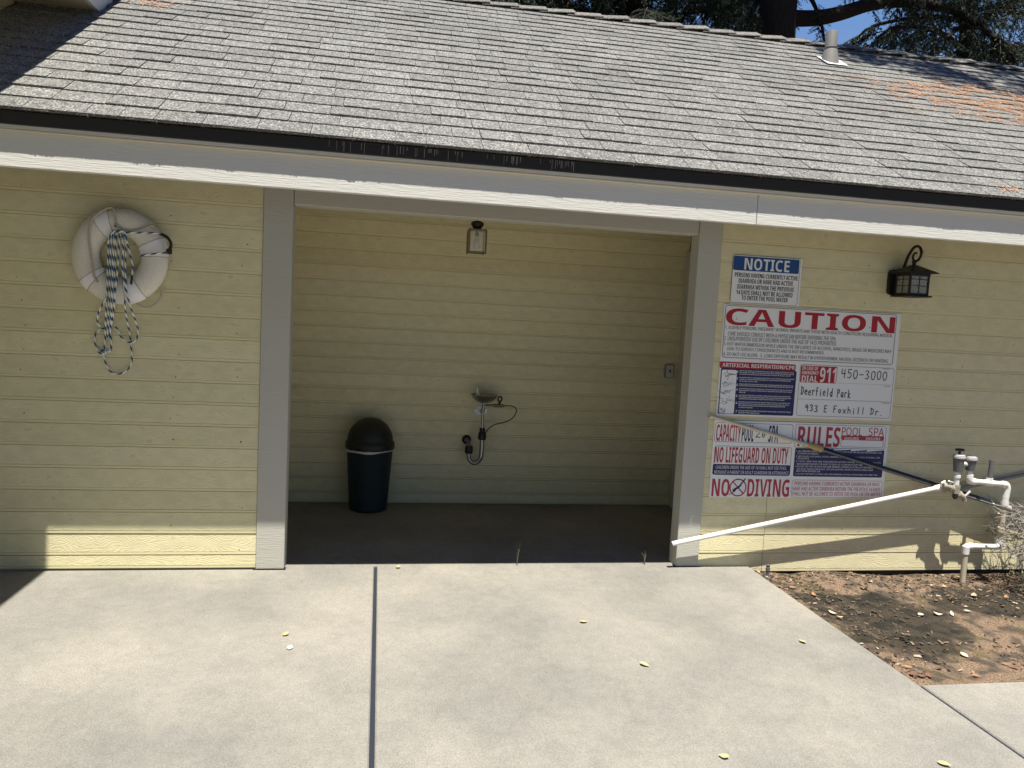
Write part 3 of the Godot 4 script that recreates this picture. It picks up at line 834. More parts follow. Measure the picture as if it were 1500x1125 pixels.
	var pz := 0.0
	while px < 8.1:
		var nx := px + r.randf_range(0.002, 0.006)
		var nz := 0.0045 * lip.get_noise_1d(nx) + r.randf_range(-0.0020, 0.0020)
		var y0 := EAVE_Y - 0.0035
		var y1 := EAVE_Y + 0.0005
		mb.quad(Vector3(px, y0, EAVE_Z - 0.007 + pz), Vector3(nx, y0, EAVE_Z - 0.007 + nz), Vector3(nx, y1, EAVE_Z - 0.007 + nz), Vector3(px, y1, EAVE_Z - 0.007 + pz), Vector3(0, 0, 1))
		mb.quad(Vector3(px, y1, EAVE_Z - 0.007 + pz), Vector3(nx, y1, EAVE_Z - 0.007 + nz), Vector3(nx, y1 + 0.004, EAVE_Z - 0.03), Vector3(px, y1 + 0.004, EAVE_Z - 0.03), Vector3.UP)
		mb.quad(Vector3(px, y0, EAVE_Z - 0.007 + pz), Vector3(nx, y0, EAVE_Z - 0.007 + nz), Vector3(nx, y0, EAVE_Z - 0.03), Vector3(px, y0, EAVE_Z - 0.03), Vector3.DOWN)
		px = nx
		pz = nz
	part(mb, "starter_course", M.shingle, roof)
	# ridge caps, each lapped on the next
	var cx := -2.35
	while cx < 8.1:
		mb = MB.new()
		var t: float = r.randf_range(0.43, 0.52)
		mb.col = Color(t, t * 0.98, t * 0.94)
		mb.shift = Vector2(r.randf(), r.randf())
		var lift := r.randf_range(0.018, 0.030)
		for s in [1.0, -1.0]:
			var q := []
			for m in [[0.0, 0.010], [0.34, 0.010 + lift]]:
				q.append([Vector3(cx + m[0], ridge + m[1], RIDGE_Z), Vector3(cx + m[0], ridge + m[1] - 0.13 * SLOPE + 0.010, RIDGE_Z + 0.13 * s)])
			var nn := Vector3(-0.02, 1, SLOPE * s).normalized()
			mb.quad(q[0][0], q[1][0], q[1][1], q[0][1], nn)
			var dn := Vector3(0, -0.008, 0)
			mb.quad(q[0][1], q[1][1], q[1][1] + dn, q[0][1] + dn, Vector3(0, 0, s))
			mb.quad(q[1][0], q[1][1], q[1][1] + dn, q[1][0] + dn, Vector3.RIGHT)
			mb.quad(q[0][0] + dn, q[1][0] + dn, q[1][1] + dn, q[0][1] + dn, -nn)
		part(mb, "ridge_cap", M.shingle, roof)
		cx += 0.262
	# vent pipe through the roof is a part of the house
	var vz := -1.83
	var vy := roof_y(vz)
	var vx := 3.915
	mb = MB.new()
	mb.lathe([Vector2(0.0, 0.255), Vector2(0.044, 0.265), Vector2(0.050, 0.265), Vector2(0.052, 0.260), Vector2(0.052, -0.06)], 20, Transform3D(Basis.IDENTITY, Vector3(vx, vy, vz)))
	var vp := part(mb, "roof_vent", M.zinc, house)
	mb = MB.new()
	mb.lathe([Vector2(0.053, 0.130), Vector2(0.060, 0.126), Vector2(0.060, 0.116), Vector2(0.056, 0.112), Vector2(0.063, 0.09), Vector2(0.085, -0.03), Vector2(0.09, -0.07)], 24, Transform3D(Basis.IDENTITY, Vector3(vx, vy, vz)))
	part(mb, "flashing_collar", M.zinc, vp)
	mb = MB.new()
	var lean := Basis(Vector3.RIGHT, atan(SLOPE))
	mb.box(Vector3(vx + 0.02, vy + 0.013, vz + 0.01), Vector3(0.20, 0.003, 0.24), 0.001, lean)
	part(mb, "flashing_sheet", M.flash_white, vp)
	# gable end and rear wall close the building
	mb = MB.new()
	mb.prism(PackedVector2Array([Vector2(-0.11, -0.1), Vector2(-0.11, 2.74), Vector2(RIDGE_Z, ridge - 0.10), Vector2(-4.8, 2.74), Vector2(-4.8, -0.1)]), 0.1, Transform3D(Basis(Vector3(0, 0, 1), Vector3(0, 1, 0), Vector3(1, 0, 0)), Vector3(7.9, 0, 0)))
	part(mb, "end_wall", M.soffit, house)
	mb = MB.new()
	mb.span(Vector3(-2.4, -0.1, -4.9), Vector3(8.0, 2.74, -4.8))
	part(mb, "rear_wall", M.soffit, house)

func build_wing() -> void:
	# taller wing on the left: its eave runs toward the viewer and shades roof, wall and slab
	var wing := thing("house_wing", "taller wing whose boxed white eave overhangs the shingle roof at upper left", "building", Vector3(-4.5, 0, 0))
	var mb := MB.new()
	mb.span(Vector3(-6.5, -0.1, -5.0), Vector3(-2.418, 3.468, 3.4))
	var w := part(mb, "wing_wall", M.soffit, wing)
	var turn := Transform3D(Basis(Vector3.UP, PI / 2), Vector3(-2.416, 0, 0))
	for i in 28:
		var y := 0.01 + COURSE * i
		if y < 3.45: siding_board(-3.4, 5.0, y, minf(COURSE, 3.466 - y), 0.0, w, turn)
	mb = MB.new()
	mb.span(Vector3(-2.415, 3.470, -5.2), Vector3(-1.932, 3.484, 3.7))
	part(mb, "soffit", M.soffit, wing)
	mb = MB.new()
	mb.span(Vector3(-1.930, 3.466, -5.2), Vector3(-1.895, 3.70, 3.7), 0.003)
	part(mb, "fascia_board", M.fascia, wing)
	mb = MB.new()
	mb.span(Vector3(-1.8945, 3.655, -5.2), Vector3(-1.870, 3.712, 3.7), 0.002)
	part(mb, "drip_edge", M.drip, wing)
	mb = MB.new()
	mb.col = Color(0.56, 0.55, 0.52)
	mb.prism(PackedVector2Array([Vector2(-1.85, 3.705), Vector2(-4.5, 3.705 + 2.65 * SLOPE), Vector2(-7.1, 3.705), Vector2(-7.1, 3.735), Vector2(-4.5, 3.745 + 2.65 * SLOPE), Vector2(-1.85, 3.72)]), 9.1, Transform3D(Basis.IDENTITY, Vector3(0, 0, -5.3)))
	part(mb, "roof", M.shingle, wing)

# ---------------------------------------------------------------- signs
const STROKES = {
	"0": [[0.5, 1, 0.15, 0.8, 0.1, 0.35, 0.35, 0, 0.7, 0.08, 0.9, 0.5, 0.8, 0.9, 0.5, 1]],
	"2": [[0.1, 0.75, 0.4, 1, 0.75, 0.85, 0.7, 0.55, 0.05, 0.05, 0.95, 0.02]],
	"3": [[0.1, 0.9, 0.5, 1, 0.8, 0.8, 0.4, 0.55, 0.85, 0.3, 0.6, 0.02, 0.1, 0.08]],
	"4": [[0.15, 1, 0.1, 0.5, 0.85, 0.5], [0.75, 1, 0.7, 0]],
	"5": [[0.9, 1, 0.25, 0.97, 0.2, 0.6, 0.7, 0.6, 0.85, 0.3, 0.6, 0.03, 0.1, 0.05]],
	"6": [[0.75, 1, 0.3, 0.6, 0.15, 0.2, 0.5, 0, 0.85, 0.25, 0.55, 0.48, 0.2, 0.3]],
	"9": [[0.8, 0.75, 0.5, 1, 0.15, 0.75, 0.4, 0.5, 0.8, 0.7, 0.75, 0]],
	"-": [[0.1, 0.45, 0.9, 0.48]],
	"D": [[0.2, 1, 0.15, 0], [0.05, 0.97, 0.65, 0.85, 0.85, 0.45, 0.55, 0.08, 0.1, 0]],
	"P": [[0.2, 1, 0.15, 0], [0.2, 1, 0.8, 0.9, 0.75, 0.55, 0.2, 0.5]],
	"E": [[0.8, 1, 0.2, 1, 0.15, 0, 0.8, 0.02], [0.2, 0.52, 0.7, 0.54]],
	"F": [[0.85, 1, 0.2, 1, 0.15, 0], [0.2, 0.52, 0.7, 0.56]],
	"e": [[0.1, 0.3, 0.8, 0.35, 0.6, 0.6, 0.25, 0.5, 0.15, 0.15, 0.5, 0, 0.85, 0.1]],
	"r": [[0.25, 0.6, 0.25, 0], [0.25, 0.4, 0.55, 0.6, 0.85, 0.55]],
	"f": [[0.8, 0.95, 0.5, 1, 0.4, 0.7, 0.4, 0], [0.15, 0.55, 0.75, 0.55]],
	"i": [[0.5, 0.58, 0.5, 0], [0.5, 0.78, 0.5, 0.84]],
	"l": [[0.5, 1, 0.45, 0]],
	"d": [[0.8, 1, 0.78, 0], [0.78, 0.45, 0.4, 0.6, 0.15, 0.25, 0.4, 0, 0.78, 0.2]],
	"a": [[0.8, 0.55, 0.4, 0.6, 0.15, 0.25, 0.4, 0, 0.78, 0.3], [0.8, 0.58, 0.85, 0]],
	"k": [[0.2, 1, 0.2, 0], [0.8, 0.6, 0.22, 0.28, 0.85, 0]],
	"o": [[0.5, 0.6, 0.15, 0.3, 0.5, 0, 0.85, 0.3, 0.5, 0.6]],
	"x": [[0.15, 0.6, 0.85, 0], [0.85, 0.6, 0.15, 0]],
	"h": [[0.2, 1, 0.2, 0], [0.2, 0.4, 0.5, 0.6, 0.8, 0.4, 0.8, 0]],
	".": [[0.4, 0.03, 0.5, 0.06]],
}

func lettering(t: Array, z: float, sign: Node) -> void:
	var tm := TextMesh.new()
	var f := SystemFont.new()
	f.font_names = PackedStringArray(["Droid Sans"])
	f.font_weight = 700 if t[6] == 1 else 400
	tm.font = f
	tm.font_size = 32
	tm.curve_step = 3.0
	tm.depth = 0.02
	tm.pixel_size = 0.01
	tm.horizontal_alignment = HORIZONTAL_ALIGNMENT_CENTER
	tm.text = t[0]
	var bb := tm.get_aabb()
	var o := MeshInstance3D.new()
	o.mesh = tm
	o.name = "lettering"
	o.material_override = M["ink_" + t[5]]
	sign.add_child(o, true)
	var s := Vector3((t[2] - t[1]) / bb.size.x, t[4] / bb.size.y, 0.0006 / bb.size.z)
	o.scale = s
	o.position = Vector3((t[1] + t[2]) / 2.0, t[3] + t[4] / 2.0, z + 0.0002) - bb.get_center() * s - base_of[sign]

func rounded(x0: float, y0: float, x1: float, y1: float, r: float) -> PackedVector2Array:
	var p := PackedVector2Array()
	for k in [[x1 - r, y1 - r, 0.0], [x0 + r, y1 - r, 90.0], [x0 + r, y0 + r, 180.0], [x1 - r, y0 + r, 270.0]]:
		for j in 5:
			var a := deg_to_rad(k[2] + 22.5 * j)
			p.append(Vector2(k[0] + r * cos(a), k[1] + r * sin(a)))
	return p

func sign_board(called: String, label: String, box: Array, rects: Array, texts: Array, hand: Array) -> Node3D:
	var z := 0.0175
	var s := thing(called, label, "sign", Vector3((box[0] + box[2]) / 2.0, box[1], z))
	var mb := MB.new()
	mb.prism(rounded(box[0], box[1], box[2], box[3], 0.004), 0.003, Transform3D(Basis.IDENTITY, Vector3(0, 0, z - 0.003)))
	part(mb, "board", M.board, s)
	for r in rects:
		mb = MB.new()
		if r[5] == "panel" or r[5] == "panel2":
			var up := 0.0004 if r[5] == "panel" else 0.0008
			mb.prism(rounded(r[0], r[1], r[2], r[3], minf(0.010, (r[3] - r[1]) * 0.3)), up, Transform3D(Basis.IDENTITY, Vector3(0, 0, z)))
			part(mb, "printed_panel", M["ink_" + r[4]], s)
		else:
			var p := rounded(r[0], r[1], r[2], r[3], 0.016)
			var line := []
			for q in p: line.append(q)
			line.append(p[0])
			mb.ribbon(line, 0.0024 if r[5] == "border" else 0.0016, z + 0.0003)
			part(mb, "border_line", M["ink_" + r[4]], s)
	for t in texts: lettering(t, z + 0.0006, s)
	for t in hand:
		mb = MB.new()
		var word: String = t[0]
		var step: float = (t[2] - t[1]) / word.length()
		for i in word.length():
			if STROKES.has(word[i]):
				for st in STROKES[word[i]]:
					var line := []
					for k in range(0, st.size(), 2):
						line.append(Vector2(t[1] + step * (i + 0.08 + 0.8 * st[k]), t[3] + t[4] * st[k + 1] - 0.0008 * i + 0.002 * sin(i * 2.3)))
					mb.ribbon(line, 0.0058, z + 0.0011)
		part(mb, "handwriting", M.ink_ink, s)
	return s

func build_signs() -> void:
	sign_board("notice_sign", "small white notice sign with blue heading, topmost of the stacked signs", [2.248, 1.768, 2.733, 2.08], NOTICE_RECT, NOTICE_TEXT, [])
	var c := sign_board("caution_sign", "large white caution sign with red heading and handwritten phone panel", [2.207, 1.024, 3.497, 1.757], CAUTION_RECT, CAUTION_TEXT, CAUTION_HAND)
	var mb := MB.new()
	var g := RandomNumberGenerator.new()
	g.seed = 12
	for l in GREEK:
		var x: float = l[0]
		while x < l[1] - 0.004:
			var w := g.randf_range(0.008, 0.034)
			var e := minf(x + w, l[1])
			var k := x
			while k < e:
				mb.ribbon([Vector2(k, l[2] + l[3] * g.randf_range(0.0, 0.25)), Vector2(k + g.randf_range(-0.0005, 0.0015), l[2] + l[3] * g.randf_range(0.7, 1.0))], 0.0016, 0.0186)
				mb.ribbon([Vector2(k, l[2] + l[3] * 0.5), Vector2(k + 0.0025, l[2] + l[3] * g.randf_range(0.1, 0.9))], 0.0012, 0.0186)
				k += 0.0034
			x = e + 0.004
	part(mb, "small_print", M.ink_white, c)
	# line drawings of rescue steps in the white column
	var col = CAUTION_RECT[4]
	for k in 5:
		mb = MB.new()
		var cy: float = lerpf(col[3] - 0.03, col[1] + 0.03, k / 4.0)
		var cx: float = (col[0] + col[2]) / 2.0
		for j in 7:
			var line := []
			var q := Vector2(cx + g.randf_range(-0.03, 0.0), cy + g.randf_range(-0.016, 0.016))
			var a := g.randf() * TAU
			for m in 6:
				line.append(q)
				a += g.randf_range(-0.9, 0.9)
				q += Vector2(cos(a) * 0.011, sin(a) * 0.006)
			mb.ribbon(line, g.randf_range(0.0012, 0.003), 0.0188)
		part(mb, "line_drawing", M.ink_ink, c)
	var r := sign_board("pool_rules_sign", "white pool rules sign with no diving symbol, lowest of the stacked signs", [2.20, 0.4755, 3.49, 0.993], RULES_RECT, RULES_TEXT, RULES_HAND)
	mb = MB.new()
	var ring := []
	for k in 25: ring.append(Vector2(NO_DIVE[0] + NO_DIVE[2] * cos(TAU * k / 24), NO_DIVE[1] + NO_DIVE[2] * sin(TAU * k / 24)))
	mb.ribbon(ring, 0.008, 0.0184)
	var d := Vector2(NO_DIVE[2] * 0.7, -NO_DIVE[2] * 0.7)
	mb.ribbon([Vector2(NO_DIVE[0], NO_DIVE[1]) - d, Vector2(NO_DIVE[0], NO_DIVE[1]) + d], 0.008, 0.0184)
	part(mb, "no_diving_ring", M.ink_faded, r)
	mb = MB.new()
	var o := Vector2(NO_DIVE[0], NO_DIVE[1])
	var k := NO_DIVE[2] / 62.0
	var fig := PackedVector2Array()
	for p in [[58, 66], [28, 26], [18, 6], [2, -8], [-10, -12], [-22, -30], [-40, -40], [-36, -22], [-46, -22], [-30, -8], [-12, 2], [6, 14], [22, 34], [50, 70]]: fig.append(o + Vector2(p[0], p[1]) * k)
	mb.prism(fig, 0.0005, Transform3D(Basis.IDENTITY, Vector3(0, 0, 0.0186)))
	mb.ribbon([o + Vector2(-38, -38) * k, o + Vector2(-68, -54) * k], 0.003, 0.0188)
	part(mb, "diver_figure", M.ink_navy, r)
	# torn white sticker edges over the blue panel
	var p = RULES_RECT[4]
	mb = MB.new()
	for q in [[0.24, 0.40], [0.42, 0.62], [0.62, 0.80], [0.80, 0.99]]:
		var x0: float = lerpf(p[0], p[2], q[0])
		var x1: float = lerpf(p[0], p[2], q[1])
		mb.prism(PackedVector2Array([Vector2(x0, p[3] + 0.002), Vector2(x1, p[3] + 0.002), Vector2(x1 - 0.004, p[3] - 0.004), Vector2(x0, p[3] - 0.014)]), 0.0006, Transform3D(Basis.IDENTITY, Vector3(0, 0, 0.0183)))
	part(mb, "torn_sticker", M.board, r)
	for s in [[r, Vector3(2.225, 0.895, 0.0178)], [c, Vector3(3.27, 1.655, 0.0178)], [c, Vector3(2.30, 1.665, 0.0178)]]:
		mb = MB.new()
		mb.lathe([Vector2(0, 0.0016), Vector2(0.003, 0.0010), Vector2(0.0038, 0)], 10, Transform3D(Basis(Vector3.RIGHT, PI / 2), s[1]))
		part(mb, "nail", M.dark, s[0])

# ---------------------------------------------------------------- things on the walls
func build_ring() -> void:
	var at := Vector3(-1.448, 1.827, 0.067)
	var t := thing("life_ring", "weathered white life ring with grab rope hung on the siding", "life ring", at)
	var mb := MB.new()
	var A := 0.073
	var B := 0.049
	var R := 0.181
	var pt := func(i: float, k: float, grow := 0.0) -> Array:
		var a: float = TAU * i
		var b: float = TAU * k
		var out := Vector3(cos(a), sin(a) * 1.06, 0)
		var nn := (out * (cos(b) / A) + Vector3(0, 0, sin(b) / B)).normalized()
		return [at + out * (R + (A + grow) * cos(b)) + Vector3(0, 0, (B + grow) * sin(b)), nn, Vector2(i * 3.0, k)]
	var sweep := func(m: MB, from: float, to: float, n: int, grow: float) -> void:
		for i in n:
			for k in 24:
				var i0 := lerpf(from, to, float(i) / n)
				var i1 := lerpf(from, to, float(i + 1) / n)
				var a = pt.call(i0, k / 24.0, grow); var b = pt.call(i1, k / 24.0, grow); var d = pt.call(i1, (k + 1) / 24.0, grow); var e = pt.call(i0, (k + 1) / 24.0, grow)
				m.tri(a[0], b[0], d[0], a[1], b[1], d[1], a[2], b[2], d[2])
				m.tri(a[0], d[0], e[0], a[1], d[1], e[1], a[2], d[2], e[2])
	sweep.call(mb, 0.0, 1.0, 72, 0.0)
	part(mb, "ring_body", M.ring, t)
	for a in [[115.0, 22.0], [14.0, 24.0], [-68.0, 24.0], [222.0, 14.0]]:
		mb = MB.new()
		sweep.call(mb, (a[0] - a[1] / 2.0) / 360.0, (a[0] + a[1] / 2.0) / 360.0, 8, 0.0022)
		var b := part(mb, "band", M.band, t)
		for s in [-0.5, 0.5]:
			mb = MB.new()
			var line := []
			for k in 25: line.append(pt.call((a[0] + a[1] * s) / 360.0, k / 24.0, 0.0015)[0])
			mb.tube(line, 0.0012, 5, false)
			part(mb, "band_seam", M.dark, b)
	for g in GRAB:
		mb = MB.new()
		mb.tube(smooth(g, 6), 0.0055, 8, true, 1.0, 14.0)
		part(mb, "grab_rope", M.cord, t)
	mb = MB.new()
	mb.tube(smooth(STRAP, 5), 0.0085, 8)
	mb.box(STRAP[3] + Vector3(0, -0.004, 0), Vector3(0.030, 0.032, 0.020), 0.006)
	part(mb, "strap_clip", M.black, t)
	mb = MB.new()
	mb.tube([Vector3(-1.456, 1.985, 0.0), Vector3(-1.456, 1.985, 0.135), Vector3(-1.456, 2.0, 0.142)], 0.004, 8)
	part(mb, "hook", M.steel, t)
	var r := thing("throw_rope", "blue and white braided throw rope coiled over the life ring", "rope", Vector3(-1.45, 1.16, 0.06))
	for s in STRANDS:
		mb = MB.new()
		mb.tube(smooth(s, 6), 0.0050, 8, true, 1.0, 17.0)
		part(mb, "rope_strand", M.rope, r)
	mb = MB.new()
	mb.tube(ROPE_TIP, 0.006, 8)
	part(mb, "rope_tip", M.black, r)
	mb = MB.new()
	var kn: Vector3 = STRANDS[3][8]
	for k in 3:
		var line := []
		for j in 13:
			var a := TAU * j / 12
			line.append(kn + Basis(Vector3.UP, k * 1.05) * Vector3(0.012 * cos(a), 0.010 * sin(a) + 0.003 * k, 0.008 * sin(a * 2)))
		mb.tube(line, 0.0052, 7, false, 1.0, 17.0)
	part(mb, "knot", M.rope, r)

func smooth(p: Array, n: int) -> Array:
	var out := []
	for i in p.size() - 1:
		var a: Vector3 = p[maxi(i - 1, 0)]
		var b: Vector3 = p[i]
		var d: Vector3 = p[i + 1]
		var e: Vector3 = p[mini(i + 2, p.size() - 1)]
		for k in n: out.append(b.cubic_interpolate(d, a, e, float(k) / n))
	out.append(p[p.size() - 1])
	return out

func build_lamps() -> void:
	# carriage lantern on the right wall
	var ax := 3.467
	var t := thing("wall_lantern", "black scroll arm wall lantern right of the signs", "lamp", Vector3(ax, 1.87, 0.0))
	var mb := MB.new()
	mb.prism(rounded(ax - 0.098, 1.882, ax + 0.098, 2.052, 0.03), 0.026, Transform3D(Basis.IDENTITY, Vector3(0, 0, 0.011)))
	part(mb, "back_plate", M.bronze, t)
	var cz := 0.135
	var lx := ax
	mb = MB.new()
	var arm := smooth([Vector3(ax, 2.01, 0.03), Vector3(ax, 2.075, 0.042), Vector3(ax, 2.15, 0.075), Vector3(ax, 2.20, 0.125), Vector3(ax, 2.195, 0.175), Vector3(ax, 2.15, 0.195), Vector3(ax, 2.112, 0.172), Vector3(ax, 2.108, 0.135), Vector3(ax, 2.135, 0.118), Vector3(ax, 2.160, 0.132), Vector3(ax, 2.157, 0.152)], 6)
	var rr := []
	for i in arm.size(): rr.append(lerpf(0.0105, 0.0065, float(i) / arm.size()))
	mb.tube(arm, rr, 8)
	part(mb, "scroll_arm", M.bronze, t)
	mb = MB.new()
	mb.lathe([Vector2(0, 2.118), Vector2(0.012, 2.112), Vector2(0.016, 2.10), Vector2(0.010, 2.088), Vector2(0.014, 2.08)], 14, Transform3D(Basis.IDENTITY, Vector3(lx, 0, cz)))
	part(mb, "finial", M.bronze, t)
	mb = MB.new()
	var eave := 0.108
	var apex := Vector3(lx, 2.088, cz)
	for k in 4:
		var a := Vector3(eave, 0, eave).rotated(Vector3.UP, k * PI / 2)
		var b := Vector3(eave, 0, eave).rotated(Vector3.UP, (k + 1) * PI / 2)
		var lo := Vector3(lx, 2.030, cz)
		mb.flat(apex, lo + a, lo + b, Vector2.ZERO, Vector2.ZERO, Vector2.ZERO, (a + b) / 2.0 + Vector3.UP * 0.1)
		mb.quad(lo + a, lo + b, lo + b - Vector3(0, 0.006, 0), lo + a - Vector3(0, 0.006, 0), ((a + b) / 2.0).normalized())
		mb.flat(Vector3(lx, 2.024, cz), lo + a - Vector3(0, 0.006, 0), lo + b - Vector3(0, 0.006, 0), Vector2.ZERO, Vector2.ZERO, Vector2.ZERO, Vector3.DOWN)
	part(mb, "lantern_roof", M.bronze, t)
	var hs := 0.066
	for s in [Vector2(-1, -1), Vector2(1, -1), Vector2(1, 1), Vector2(-1, 1)]:
		mb = MB.new()
		mb.span(Vector3(lx + s.x * hs - 0.007, 1.886, cz + s.y * hs - 0.007), Vector3(lx + s.x * hs + 0.007, 2.024, cz + s.y * hs + 0.007), 0.002)
		part(mb, "corner_post", M.bronze, t)
	mb = MB.new()
	mb.span(Vector3(lx - hs - 0.008, 2.006, cz - hs - 0.008), Vector3(lx + hs + 0.008, 2.0235, cz + hs + 0.008), 0.001)
	part(mb, "top_rail", M.bronze, t)
	mb = MB.new()
	mb.span(Vector3(lx - 0.074, 1.880, cz - 0.074), Vector3(lx + 0.074, 1.893, cz + 0.074), 0.002)
	mb.span(Vector3(lx - 0.090, 1.869, cz - 0.090), Vector3(lx + 0.090, 1.8795, cz + 0.090), 0.003)
	part(mb, "base", M.bronze, t)
	for k in 4:
		var b := Basis(Vector3.UP, k * PI / 2)
		var o := Vector3(lx, 1.949, cz)
		mb = MB.new()
		mb.box(o + b * Vector3(0, 0, hs), Vector3(0.118, 0.112, 0.003), 0.0, b)
		var pane := part(mb, "pane", M.frost, t)
		mb = MB.new()
		mb.box(o + b * Vector3(0, 0, hs + 0.004), Vector3(0.0035, 0.112, 0.003), 0.0, b)
		mb.box(o + b * Vector3(0, 0.034, hs + 0.0045), Vector3(0.118, 0.003, 0.0035), 0.0, b)
		mb.box(o + b * Vector3(0, -0.008, hs + 0.0045), Vector3(0.118, 0.003, 0.0035), 0.0, b)
		part(mb, "muntin", M.bronze, pane)
	mb = MB.new()
	mb.lathe([Vector2(0, 1.99), Vector2(0.012, 1.985), Vector2(0.022, 1.955), Vector2(0.020, 1.925), Vector2(0.010, 1.905), Vector2(0.010, 1.893)], 14, Transform3D(Basis.IDENTITY, Vector3(lx, 0, cz)))
	part(mb, "bulb", M.bulb, t)
	# glass lantern under the recess ceiling
	var c := Vector3(0.686, 0, -1.0)
	t = thing("ceiling_lantern", "brass framed glass lantern hanging in the recess behind the header", "lamp", Vector3(c.x, 2.05, c.z))
	mb = MB.new()
	mb.lathe([Vector2(0.0, 2.409), Vector2(0.06, 2.409), Vector2(0.06, 2.395), Vector2(0.02, 2.38), Vector2(0.008, 2.37), Vector2(0.008, 2.30), Vector2(0.03, 2.296), Vector2(0.048, 2.283), Vector2(0.048, 2.268), Vector2(0.034, 2.25), Vector2(0.024, 2.236), Vector2(0, 2.236)], 20, Transform3D(Basis.IDENTITY, c))
	part(mb, "canopy", M.bronze, t)
	mb = MB.new()
	mb.span(c + Vector3(-0.066, 2.224, -0.066), c + Vector3(0.066, 2.235, 0.066), 0.002)
	part(mb, "top_plate", M.brass, t)
	for s in [Vector2(-1, -1), Vector2(1, -1), Vector2(1, 1), Vector2(-1, 1)]:
		mb = MB.new()
		mb.span(c + Vector3(s.x * 0.062 - 0.006, 2.055, s.y * 0.062 - 0.006), c + Vector3(s.x * 0.062 + 0.006, 2.2235, s.y * 0.062 + 0.006), 0.002)
		part(mb, "corner_post", M.brass, t)
	for k in 4:
		var b := Basis(Vector3.UP, k * PI / 2)
		mb = MB.new()
		mb.box(c + Vector3(0, 2.066, 0) + b * Vector3(0, 0, 0.062), Vector3(0.112, 0.009, 0.008), 0.002, b)
		part(mb, "bottom_rail", M.brass, t)
		mb = MB.new()
		mb.box(c + Vector3(0, 2.147, 0) + b * Vector3(0, 0, 0.0615), Vector3(0.111, 0.15, 0.002), 0.0, b)
		part(mb, "pane", M.glass, t)
	mb = MB.new()
	mb.lathe([Vector2(0, 2.223), Vector2(0.013, 2.223), Vector2(0.013, 2.185), Vector2(0.009, 2.183), Vector2(0, 2.183)], 14, Transform3D(Basis.IDENTITY, c))
	part(mb, "socket", M.bronze, t)
	mb = MB.new()
	mb.lathe([Vector2(0.011, 2.183), Vector2(0.014, 2.165), Vector2(0.027, 2.135), Vector2(0.028, 2.118), Vector2(0.018, 2.096), Vector2(0, 2.089)], 16, Transform3D(Basis.IDENTITY, c))
	part(mb, "bulb", M.bulb, t)

